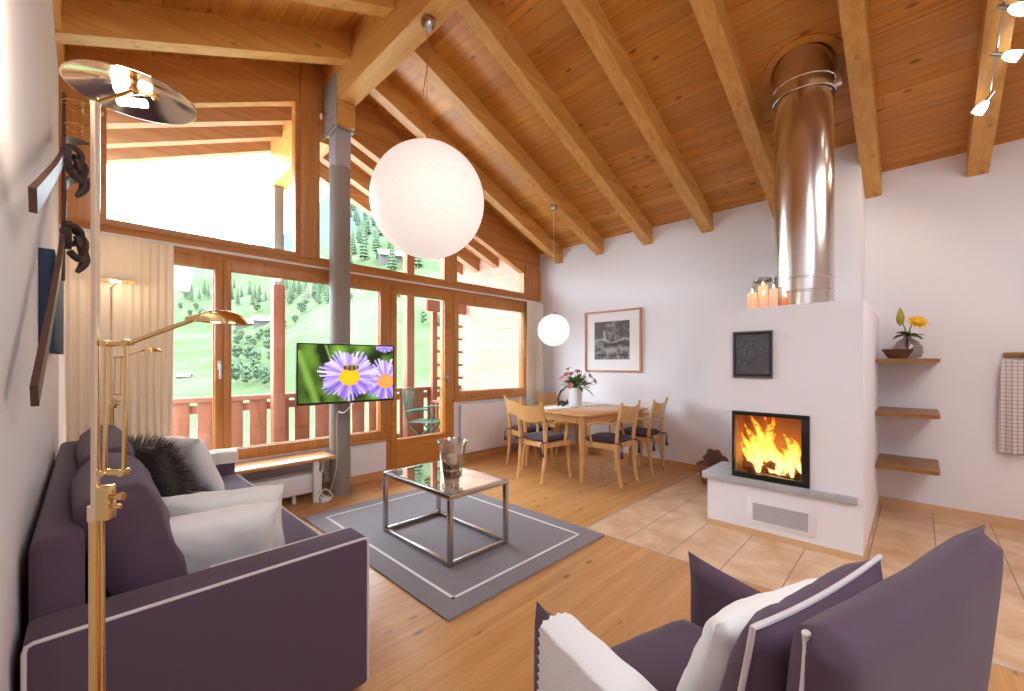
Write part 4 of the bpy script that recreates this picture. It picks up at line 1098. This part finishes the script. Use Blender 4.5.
bm = B(); tube(bm, [(gx_ - .01, gy_, 3.88), (gx_, gy_, 3.6), (gx_ - .05, gy_ + .0, 3.25), (gx_ - .0, gy_, 2.945)], .003, 6, smooth=8); tube(bm, [(gx_ - .01, gy_, 3.88), (gx_ - .01, gy_, 3.4), (gx_ + .0, gy_, 2.945)], .0018, 6, smooth=6); obj('cord', bm, plain('clear_cord', '#b8763e', .4), root)
bm = B(); lathe(bm, [(.001, 0), (.05, 0), (.055, -.02), (.05, -.05), (.03, -.075), (.001, -.075)], (gx_ - .0, gy_, 3.9), 24, cap0=False, cap1=False); obj('ceiling_rose', bm, M['chrome'], root)
sx_, sy_, sz_ = 4.13, 3.29, 1.735
zb = zr(sx_) - RH
root = empty('pendant_lamp', (sx_, sy_, zb), 0, 'small white globe pendant lamp hanging beside the corner curtain', 'pendant lamp')
bm = B(); ball(bm, (0, 0, 0), .2, u=48, v=30); bm.transform(Matrix.Translation((sx_, sy_, sz_))); obj('globe_shade', bm, globe_mat('opal_globe', .50, 400), root, 80)
bm = B(); tube(bm, [(sx_, sy_, zb - .03), (sx_, sy_, sz_ + .2)], .0025, 6); obj('cord', bm, M['white_metal'], root)
bm = B(); lathe(bm, [(.04, .19), (.04, .21), (.01, .225)], (sx_, sy_, sz_), 20); obj('cap', bm, M['chrome'], root)
bm = B(); lathe(bm, [(.001, 0), (.04, 0), (.045, -.02), (.035, -.05), (.001, -.055)], (sx_, sy_, zb), 24, cap0=False, cap1=False); obj('ceiling_rose', bm, M['chrome'], root)

# track lights on the rafter
root = empty('track_light', (4.2, -.36, 3.2), 0, 'track of three glowing spotlights on the ceiling beam at top right', 'spotlight')
lum = emit('frosted_spot_glass', (1, .93, .82), 5)
def rb(x): return zr(x) - RH
heads = (3.72, 4.02, 4.33)
bm = B(); tube(bm, [(3.2, -.36, rb(3.2) - .06), (4.5, -.36, rb(4.5) - .06)], .006, 8)
for x in (3.3, 4.45): tube(bm, [(x, -.36, rb(x)), (x, -.36, rb(x) - .06)], .008, 8)
obj('rail', bm, M['chrome'], root)
for k, x in enumerate(heads):
    c = Vector((x, -.36, rb(x) - .06)); d = [Vector((-.1, -.7, -.6)), Vector((.1, -.8, -.45)), Vector((.15, .55, -.75))][k].normalized()
    Q = d.to_track_quat('Z', 'Y').to_matrix().to_4x4()
    bm = B(); lathe(bm, [(.013, -.03), (.015, .022), (.017, .03)], (0, 0, 0), 16, Matrix.Translation(c + Vector((0, 0, -.02))) @ Q); sp = obj('spot_socket', bm, M['chrome'], root)
    bm = B(); lathe(bm, [(.015, .03), (.028, .055), (.033, .09), (.033, .108), (.015, .112)], (0, 0, 0), 20, Matrix.Translation(c + Vector((0, 0, -.02))) @ Q); obj('glass_shade', bm, lum, sp)
    lamp('spot_bulb', 'SPOT', c + d * .2, 7, (1, .78, .55), .04, d.to_track_quat('-Z', 'Y').to_euler(), 2.2)

# ------------------------------------------------------------------ brass floor lamp
bulb = emit('halogen_bulb', (1, .86, .62), 22)
def floor_lamp(name, dishM, readM_deg, label, bright=True):
    """built around its own base at the origin"""
    root = empty(name); S = -.0
    bm = B(); lathe(bm, [(.13, 0), (.135, .006), (.13, .02), (.03, .028), (.012, .05)], (0, 0, 0), 40); obj('base', bm, M['brass'], root)
    bm = B(); lathe(bm, [(.0072, 1.02), (.0072, 1.845), (.009, 1.85), (.003, 1.862)], (0, 0, 0), 20); lathe(bm, [(.0125, 1.0), (.0125, 1.03)], (0, 0, 0), 20); obj('pole', bm, M['brass2'], root)
    bm = B(); lathe(bm, [(.0105, .03), (.0105, 1.02)], (0, 0, 0), 20); obj('lower_pole', bm, M['brass'], root)
    Mr = Matrix.Rotation(math.radians(readM_deg), 4, 'Z')
    bm = B(); box(bm, .006, .030, -.012, .012, 1.0, 1.07, .003, M=Mr); obj('clamp_block', bm, M['brass'], root)
    bm = B(); tube(bm, [(.028, .0, 1.045), (.046, .0, 1.045)], .005, 10); tube(bm, [(.042, 0, 1.045), (.05, 0, 1.045)], .008, 12); tube(bm, [(.028, 0, 1.025), (.045, 0, 1.025)], .005, 10); bm.transform(Mr); obj('knob', bm, M['brass'], root)
    bm = B(); tube(bm, [(.012, 0, 1.02), (.015, 0, .05)], .004, 10); bm.transform(Mr); obj('cable_rod', bm, M['brass'], root)
    J0 = Vector((.028, 0, 1.095)); J1 = Vector((.020, 0, 1.36))
    bm = B(); 
    for o1, o2 in ((-.012, -.0), (.022, .035)): tube(bm, [J0 + Vector((o1, 0, 0)), J1 + Vector((o2, 0, 0))], .0042, 10)
    tube(bm, [J0 + Vector((-.016, 0, 0)), J0 + Vector((.028, 0, 0))], .006, 10); tube(bm, [J1 + Vector((-.004, 0, 0)), J1 + Vector((.04, 0, 0))], .006, 10)
    for p in (J0 + Vector((-.012, 0, 0)), J0 + Vector((.022, 0, 0)), J1 + Vector((0, 0, 0)), J1 + Vector((.036, 0, .002))): tube(bm, [p + Vector((0, -.012, 0)), p + Vector((0, .012, 0))], .0065, 12)
    bm.transform(Mr); obj('lower_arm', bm, M['brass'], root)
    E = Vector((.185, 0, 1.415)); 
    bm = B(); tube(bm, [J1 + Vector((.036, 0, 0)), E], .0045, 10); bm.transform(Mr); ra = obj('reading_arm', bm, M['brass'], root)
    # reading head: shallow oval shade
    bm = B(); cH = E + Vector((.046, 0, -.005)); n = 32; pr_ = [(0.001, .026), (.02, .0245), (.038, .017), (.05, .004), (.054, -.006), (.052, -.006), (.036, .013), (.018, .021), (.001, .022)]
    lathe(bm, pr_, (0, 0, 0), n, Matrix.Translation(cH) @ Matrix.Rotation(math.radians(4), 4, 'Y') @ Matrix.Diagonal((.95, .75, .9, 1)), cap0=False, cap1=False)
    tube(bm, [E - Vector((.02, 0, .004)), E + Vector((.02, 0, .008))], .007, 12); bm.transform(Mr); obj('reading_shade', bm, M['brass'], ra)
    bm = B(); ball(bm, cH + Vector((-.01, 0, .004)), .009, 1.6, 1, 1, 12, 8); bm.transform(Mr); obj('reading_bulb', bm, bulb, ra)
    # uplighter dish
    Rr = .112; prof = [(.001, .028), (.025, .0265), (.055, .021), (.085, .011), (Rr, 0), (Rr + .001, -.001), (Rr - .002, -.002), (.084, .008), (.054, .018), (.025, .0235), (.001, .025)]
    bm = B(); lathe(bm, prof, (0, 0, 0), 64, dishM, cap0=False, cap1=False); dish = obj('uplighter_dish', bm, M['brass2'], root)
    kc = dishM @ Vector((0, 0, .012)); top = Vector((0, 0, 1.85))
    bm = B(); tube(bm, [top, kc], .004, 10); ball(bm, kc, .010, u=14, v=10); tube(bm, [kc, dishM @ Vector((0, 0, .026))], .006, 10)
    k2 = dishM @ Vector((.035, -.02, .004)); tube(bm, [kc, k2], .003, 8); ball(bm, k2, .008, u=12, v=8); obj('swivel', bm, M['brass'], root)
    bm = B(); tube(bm, [dishM @ Vector((-.022, .062, .004)), dishM @ Vector((.022, .030, .004))], .009, 10); obj('halogen_tube', bm, bulb, dish)
    return root
# dish seen from below and slightly tipped; offset to the right of the pole
base1 = Vector((.015, 1.20, 0))
dM = Matrix.Translation(Vector((.061, .046, 1.914))) @ Euler((math.radians(1), 0, 0)).to_matrix().to_4x4()
fl = floor_lamp('floor_lamp', dM, -35, '')
tag(fl, 'tall brass floor lamp in the left foreground with tilted dish and reading arm', 'floor lamp', 'brass floor lamps'); fl.location = base1
fl2 = copy_tree(fl); fl2.location = (.13, 4.10, 0); fl2.rotation_euler = (0, 0, math.radians(20))
fl2['label'] = 'distant brass floor lamp in the corner in front of the beige curtain'
lamp('floor_lamp_bulb', 'POINT', base1 + Vector((.06, .04, 1.99)), 6, (1, .8, .55), .04)
lamp('floor_lamp_bulb', 'POINT', (.2, 4.0, 1.90), 1.2, (1, .8, .55), .04)

# ------------------------------------------------------------------ rug and coffee table
root = empty('area_rug', (2.0, 2.7, 0), 0, 'large grey woven rug with white border line under the coffee table', 'rug')
RX0, RX1, RY0, RY1 = 1.29, 2.77, 1.71, 3.73
bm = B(); box(bm, RX0, RX1, RY0, RY1, .0005, .012, .004); obj('pile', bm, M['rug'], root)
bm = B(); i0 = .13; w_ = .02
for q in ((RX0 + i0, RX1 - i0, RY0 + i0, RY0 + i0 + w_), (RX0 + i0, RX1 - i0, RY1 - i0 - w_, RY1 - i0), (RX0 + i0, RX0 + i0 + w_, RY0 + i0, RY1 - i0), (RX1 - i0 - w_, RX1 - i0, RY0 + i0, RY1 - i0)): box(bm, *q, .010, .0135)
obj('border_line', bm, M['rug_line'], root)['label'] = 'white woven border line'
root = empty('coffee_table', (1.875, 2.55, .0125), 0, 'square chrome frame coffee table with glass top on the grey rug', 'table')
X0, X1, Y0_, Y1_, ZT2 = 1.615, 2.145, 2.125, 2.975, .475; b_ = .03
bm = B()
for x in (X0, X1 - b_):
    box(bm, x, x + b_, Y0_ + b_, Y1_ - b_, ZT2 - b_, ZT2, .002)
for y in (Y0_, Y1_ - b_):
    box(bm, X0, X1, y, y + b_, ZT2 - b_, ZT2, .002)
obj('top_frame', bm, M['chrome'], root)
bm = B()
for x in (X0, X1 - b_): box(bm, x + .001, x + b_ - .001, Y0_ + b_, Y1_ - b_, .0145, .0145 + b_, .002)
for y in (Y0_, Y1_ - b_): box(bm, X0 + b_, X1 - b_, y + .001, y + b_ - .001, .0145, .0145 + b_, .002)
obj('bottom_frame', bm, M['chrome'], root)
for x in (X0, X1 - b_):
    for y in (Y0_, Y1_ - b_): bm = B(); box(bm, x, x + b_, y, y + b_, .0135, ZT2 - b_, .002); obj('leg', bm, M['chrome'], root)
bm = B(); box(bm, X0 + b_, X1 - b_, Y0_ + b_, Y1_ - b_, ZT2 - .008, ZT2 + .001); obj('glass_top', bm, M['tglass'], root, 0)
hx, hy, hz = 1.76, 2.29, ZT2 + .0015
root = empty('candle_vase', (hx, hy, hz), 0, 'tall clear glass hurricane vase with white candle on the coffee table', 'vase')
bm = B(); lathe(bm, [(.062, 0), (.066, .01), (.068, .06), (.074, .12), (.092, .27), (.108, .312), (.105, .313), (.089, .27), (.071, .12), (.064, .065), (.02, .06), (.001, .06)], (hx, hy, hz), 48, cap1=False); obj('glass', bm, M['vglass'], root)
bm = B(); lathe(bm, [(.038, .09), (.04, .095), (.04, .205), (.03, .215), (.002, .205)], (hx - .005, hy, hz), 24); tube(bm, [(hx - .005, hy, hz + .205), (hx - .005, hy, hz + .225)], .002, 6); obj('candle', bm, plain('ivory_wax', '#f4ded2', .5), root)
mz = [plain('moss_ball', '#6d7a3a', .9, bump=.8, bscale=120, var=.4), plain('brown_nut', '#5b3a34', .7, bump=.5, bscale=80, var=.4)]
for k in range(13):
    a = k * 2 * PI / 7 + (.4 if k > 6 else 0); z = .088 + (.05 if k > 6 else 0); q = .043 if k < 7 else .048
    bm = B(); ball(bm, (hx + q * math.cos(a), hy + q * math.sin(a), hz + z), .022, 1, 1, .95, 12, 8)
    for v in bm.verts: v.co += Vector((1, 1, 1)) * .002 * noise.noise(v.co * 90)
    obj('filling_ball', bm, mz[k % 2], root, 60)

# ------------------------------------------------------------------ sofa
def piping(bm, pts, r=.005, closed=False): tube(bm, pts, r, 8, closed=closed)
SR_ = empty('sofa', (.35, 2.8, 0), 0, 'long purple sofa with pale piping along the left wall', 'sofa')
SX0, SX1 = -.11, .79
def soft_box(x0, x1, y0, y1, z0, z1, r=.03, seg=4, puff=0):
    bm = B(); box(bm, x0, x1, y0, y1, z0, z1, r, seg); return bm
bm = soft_box(SX0, .80, 1.585, 1.745, .03, .62, .018); arm = obj('near_armrest', bm, M['purple'], SR_)
bm = B(); zc, yc = .617, 1.588; piping(bm, [(SX0 + .004, yc, .05), (SX0 + .004, yc, zc - .02), (SX0 + .008, yc, zc - .005), (SX0 + .02, yc, zc), (.2, yc, zc), (.5, yc, zc), (.78, yc, zc), (.793, yc, zc - .006), (.797, yc, zc - .02), (.797, yc, .05)], .0055); obj('piping', bm, M['piping'], arm)
bm = B(); piping(bm, [(.797, 1.742, .05), (.797, 1.742, .59), (.79, 1.742, .615), (.3, 1.742, .618)], .004); 
obj('piping', bm, M['piping'], arm)
bm = soft_box(SX0, .83, 3.86, 4.01, .03, .60, .018); arm2 = obj('far_armrest', bm, M['purple'], SR_)
bm = soft_box(SX0, .80, 1.746, 3.859, .06, .27, .012); obj('base', bm, M['purple'], SR_)
for x in (.0, .72):
    for y in (1.65, 3.92): bm = B(); lathe(bm, [(.02, 0), (.025, .03)], (x, y, 0), 14); obj('foot', bm, M['black'], SR_)
# seat as one long cushion
bm = B()
def fs(u, v):
    x = .0 + .84 * u; y = 1.75 + 2.105 * v; e = (1 - abs(2 * u - 1) ** 8) * (1 - abs(2 * v - 1) ** 20)
    return (x, y, .36)
box(bm, -.0, .845, 1.75, 3.856, .272, .45, .035, 4); seat = obj('seat_cushion', bm, M['purple'], SR_)
bm = B(); piping(bm, [(.842, 1.76, .438), (.842, 2.8, .438), (.842, 3.845, .438)], .0045); piping(bm, [(.842, 1.76, .285), (.842, 3.845, .285)], .0045); obj('piping', bm, M['piping'], seat)
bm = B(); box(bm, SX0, .0, 1.746, 3.859, .275, .825, .03, 4); obj('back_frame', bm, M['purple'], SR_)
for k, (y0, y1) in enumerate(((1.80, 2.62), (2.66, 3.82))):
    w_ = y1 - y0; Mx = Matrix.Translation((.12, (y0 + y1) / 2, .68)) @ Matrix.Rotation(math.radians(-17), 4, 'Y') @ Matrix.Rotation(PI / 2, 4, 'Z')
    bm = B(); pillow(bm, w_, .50, .24, Mx, 22, .015, .010, k * 7, expo=.20); obj('back_cushion', bm, M['purple'], SR_, 70)

def cushion_thing(name, c, xd, zd, w, h, t, m, label, cat='cushion', group=None, seed=0, pip=None, n=22, pinch=.07, expo=.42):
    Mx = frame_of(c, xd, zd); root = empty(name, (Mx @ Vector((0, 0, -h / 2))), 0, label, cat, group)
    bm = B(); loop = pillow(bm, w, h, t, Mx, n, pinch, .008, seed, expo=expo); cv = obj('cover', bm, m, root, 70)
    if pip: bm = B(); tube(bm, loop, .0055, 8, closed=True); obj('piping', bm, pip, root)
    return root, Mx
WG = 'white cushions'
cushion_thing('cushion', (.35, 2.0, .585), (1, -.22, 0), (0, -.50, 1), .46, .38, .15, M['white_cloth'], 'white cushion leaning against the near sofa armrest, nearest the viewer', 'cushion', WG, 1)
cushion_thing('cushion', (.44, 2.20, .60), (1, -.38, 0), (0, -.45, 1), .46, .38, .13, M['white_cloth'], 'white cushion directly behind the front one on the sofa', 'cushion', WG, 5)
cushion_thing('cushion', (.47, 3.34, .67), (.45, -1, 0), (-.42, -.1, 1), .42, .42, .14, M['white_cloth'], 'white cushion at the far end of the sofa beyond the furry one', 'cushion', WG, 9)
furm = plain('dark_grey_fur', '#37322f', .8, var=.4, bscale=60)
rt, Mf = cushion_thing('fur_cushion', (.24, 2.92, .68), (.45, -1, 0), (-.35, .1, 1), .43, .45, .15, furm, 'shaggy dark grey fur cushion on the sofa', 'cushion', None, 3)
bm = B(); rnd = random.Random(2)
for k in range(5200):
    u, v = rnd.uniform(-1, 1), rnd.uniform(-1, 1); s = 1 if rnd.random() < .7 else -1
    e = ((1 - abs(u) ** 2.6) * (1 - abs(v) ** 2.6)) ** .42
    p = Vector((u * .205, s * .072 * e, v * .215)); nd_ = Vector((u * .9, s * (.3 + e), v * .9 + .15)).normalized(); L = rnd.uniform(.035, .085)
    q = Vector((rnd.uniform(-1, 1), rnd.uniform(-1, 1), rnd.uniform(-1, 1))) * .022
    sd = nd_.orthogonal().normalized() * .0011
    a_, b2, c_ = p, p + nd_ * L * .55 + q * .4, p + nd_ * L + q + Vector((0, 0, -.008))
    v1 = [bm.verts.new(Mf @ z) for z in (a_ - sd, a_ + sd, b2 + sd, b2 - sd)]; bm.faces.new(v1); v5 = bm.verts.new(Mf @ c_); bm.faces.new((v1[3], v1[2], v5))
o = obj('fur', bm, plain('fur_strands', '#57514d', .7), rt, 0); o['kind'] = 'stuff'
# fleece over the far armrest
def fthrow(u, v):
    x = .50 + .345 * u; s = v * .50     # path: up inner face, over the top, down outer
    if s < .10: y, z = 3.852, .53 + s
    elif s < .30: y = 3.852 + (s - .10) * .8; z = .612 + .012 * math.sin((s - .1) / .2 * PI)
    else: y = 4.018; z = .61 - (s - .30)
    return (x + .004 * math.sin(20 * v), y + .003 * math.sin(17 * u), z + .008 + .003 * math.sin(12 * u))
bm = B(); sheet(bm, fthrow, 20, 40, .014); thing1('throw_blanket', bm, M['cream_cloth'], 'cream fleece blanket folded over the far sofa armrest', 'blanket', None, (.6, 3.93, .6), 60)

# ------------------------------------------------------------------ armchair
AR = empty('armchair', (1.15, .363, 0), math.radians(-16.6), 'purple armchair seen from behind in the right foreground', 'armchair')
Ma = wmat(AR)
def slab(w, h, t, M0, seed, flare=.03, n=14, ex=.16):
    """upholstered panel, local x by z, corners pulled out to points"""
    bm = B()
    def pos(i, j, s):
        u = -1 + 2 * i / n; v = -1 + 2 * j / n; k = (abs(u) * abs(v)) ** 5
        x = u * (w / 2 + flare * k); z = v * (h / 2) + (flare * k if v > 0 else 0) - (.012 * (1 - u * u) if v > 0 else 0) * v
        e = ((1 - abs(u) ** 6) * (1 - abs(v) ** 6)) ** ex
        return M0 @ Vector((x, s * (t / 2) * e + .004 * noise.noise(Vector((u * 2, v * 2, seed))), z))
    T_ = {}; 
    for i in range(n + 1):
        for j in range(n + 1):
            ed = i in (0, n) or j in (0, n); a_ = bm.verts.new(pos(i, j, 1)); T_[i, j, 1] = a_; T_[i, j, -1] = a_ if ed else bm.verts.new(pos(i, j, -1))
    for i in range(n):
        for j in range(n):
            for s in (1, -1):
                q = [T_[i, j, s], T_[i, j + 1, s], T_[i + 1, j + 1, s], T_[i + 1, j, s]]; bm.faces.new(q if s == 1 else q[::-1])
    return bm
for s, nm in ((-1, 'armrest'), (1, 'armrest')):
    M0 = Ma @ Matrix.Translation((s * .335, .0, .325)) @ Matrix.Rotation(PI / 2, 4, 'Z')
    obj(nm, slab(.70, .56, .085, M0, s * 3, .012, 24), M['purple'], AR, 70)
bm = B(); box(bm, -.295, .295, -.30, .345, .05, .30, .02, 3); bm.transform(Ma); obj('base', bm, M['purple'], AR)
bm = B(); pillow(bm, .60, .66, .16, Ma @ Matrix.Translation((0, .03, .355)) @ Matrix.Rotation(PI / 2, 4, 'X'), 18, .01, .006, 2, expo=.18); obj('seat_cushion', bm, M['purple'], AR, 70)
M0 = Ma @ Matrix.Translation((.02, -.345, .60)) @ Matrix.Rotation(math.radians(5), 4, 'X')
bk_ = obj('backrest', slab(.72, .68, .10, M0, 8, .016, 28), M['purple'], AR, 70)
bm = B(); pts = [M0 @ Vector((-.352, .012, z)) for z in (-.3, -.1, .1, .25)] + [M0 @ Vector((-.355, .012, .31)), M0 @ Vector((-.362, .012, .335))]
tube(bm, pts, .006, 8, smooth=4); obj('piping', bm, M['piping'], bk_)
for x in (-.26, .26):
    for y in (-.24, .28): bm = B(); lathe(bm, [(.018, 0), (.024, .05)], (x, y, 0), 14); bm.transform(Ma); obj('foot', bm, M['black'], AR)
R3 = Ma.to_3x3()
def loc_(p): return Ma @ Vector(p)
cushion_thing('cushion', loc_((-.07, -.215, .65)), R3 @ Vector((1, .02, 0)), R3 @ Vector((.03, -.22, 1)), .50, .48, .15, M['purple'], 'purple cushion with pale piping in the armchair, against its backrest', 'cushion', None, 4, M['piping'])
cushion_thing('cushion', loc_((-.01, -.085, .60)), R3 @ Vector((1, -.06, 0)), R3 @ Vector((.03, -.36, 1)), .42, .40, .15, M['white_cloth'], 'white cushion in the armchair in the right foreground', 'cushion', WG, 6)
def fcloth(u, v):
    # u along the arm (front -> back), v over the arm from inside to outside
    s = v * .62; y = .272 - .46 * u
    if s < .10: x, z = -.288, .505 + s
    elif s < .19: x = -.288 - (s - .10) / .09 * .094; z = .605 + .010 * math.sin((s - .10) / .09 * PI)
    else: x = -.384 - .01 * math.sin((s - .19) * 6); z = .605 - (s - .19)
    y += (-.010 * abs(math.sin(s * 140)) if u < .02 else 0) + .004 * math.sin(9 * v + 4 * u)
    return Ma @ Vector((x + .002 * math.sin(25 * u), y, z + .006))
bm = B(); sheet(bm, fcloth, 26, 260, .008)
thing1('throw_blanket', bm, plain('white_knit', '#f1f1f3', .95, bump=.3, bscale=150), 'white throw with scalloped edge draped over the armchair armrest', 'blanket', None, tuple(loc_((-.335, .1, .62))), 60)

# ------------------------------------------------------------------ left wall decorations
old = plain('old_ski_wood', '#56382f', .5, var=.35, bscale=30); leather = plain('old_leather', '#3b2a2a', .6, bump=.3, bscale=80)
def ski(p_tail, p_tip, label, seedx, w=.058):
    """wooden ski lying flat against the wall between two points (y,z), bindings towards the room"""
    a_ = Vector((LX + .045, *p_tail)); b2 = Vector((LX + .045, *p_tip)); d = (b2 - a_); L = d.length; d.normalize(); s = Vector((1, 0, 0)).cross(d).normalized()
    root = empty('ski', a_, 0, label, 'ski', 'old wooden skis on the left wall')
    def f(u, v):
        t = u; ww = w * (1 - .28 * math.sin(PI * t)) * (1 if t < .9 else max(.1, 1 - ((t - .9) / .1) ** 2 * .85)); xx = .018 * math.sin(PI * t) + (.10 * ((t - .88) / .12) ** 2 if t > .88 else 0)
        return a_ + d * L * t + s * (v - .5) * ww + Vector((xx, 0, 0))
    bm = B(); sheet(bm, f, 40, 4, .014); obj('blade', bm, old, root, 50)
    bm = B(); m_ = a_ + d * L * .52; 
    for q in (-.05, .05): beam(bm, m_ + d * q - s * .045 + Vector((.03, 0, 0)), m_ + d * q + s * .045 + Vector((.03, 0, 0)), .03, .03, .004)
    tube(bm, [m_ - s * .045 + Vector((.03, 0, 0)), m_ - s * .04 + Vector((.06, 0, .01)), m_ + Vector((.075, 0, .01)), m_ + s * .04 + Vector((.06, 0, 0)), m_ + s * .045 + Vector((.03, 0, 0))], .012, 8, smooth=4)
    tube(bm, [m_ + d * .08 + Vector((.05, 0, 0)), m_ + d * .02 + Vector((.085, 0, -.03)), m_ - d * .06 + Vector((.07, 0, -.08)), m_ - d * .10 + Vector((.04, 0, -.04))], .014, 8, smooth=4)
    tube(bm, [m_ + Vector((.06, 0, 0)), m_ + Vector((.085, .01, -.10)), m_ + Vector((.06, 0, -.16))], [.014, .02, .008], 8, smooth=4)
    obj('binding', bm, leather, root)
ski((1.52, 1.24), (3.70, 2.47), 'old wooden ski on the left wall, the lower long one reaching down beside the lamp', 1)
ski((1.48, 1.70), (3.60, 2.65), 'old wooden ski on the left wall, the upper shorter one', 2)
root = empty('ski_pole', (LX + .1, 3.2, 1.9), 0, 'old ski pole with round basket on the left wall', 'ski pole')
bm = B(); tube(bm, [(LX + .05, 3.2, 1.75), (LX + .05, 3.35, 2.80)], .008, 8); obj('shaft', bm, old, root)
bm = B()
for z in (2.74,): tube(bm, [(LX + .12 + .08 * math.cos(a), 3.33 + .08 * math.sin(a), z) for a in [i * PI / 10 for i in range(20)]], .004, 6, closed=True)
for a in (0, PI / 2, PI, 3 * PI / 2): tube(bm, [(LX + .12, 3.33, 2.74), (LX + .12 + .08 * math.cos(a), 3.33 + .08 * math.sin(a), 2.74)], .003, 6)
obj('basket', bm, M['brass'], root)
bm = B(); tube(bm, [(LX + .12 + .07 * math.cos(a), 3.33 + .07 * math.sin(a), 2.62) for a in [i * PI / 10 for i in range(20)]], .004, 6, closed=True)
for a in (0, PI / 2, PI, 3 * PI / 2): tube(bm, [(LX + .12, 3.33, 2.62), (LX + .12 + .07 * math.cos(a), 3.33 + .07 * math.sin(a), 2.62)], .003, 6)
obj('lower_basket', bm, M['brass'], root)
root = empty('wall_picture', (LX, 2.9, 1.38), 0, 'narrow dark blue canvas hanging on the left wall behind the ski', 'picture')
bm = B(); box(bm, LX + .001, LX + .045, 2.5, 3.5, 1.37, 1.78, .003); obj('canvas', bm, plain('blue_canvas', '#1d3352', .7, var=.5, bscale=14), root)
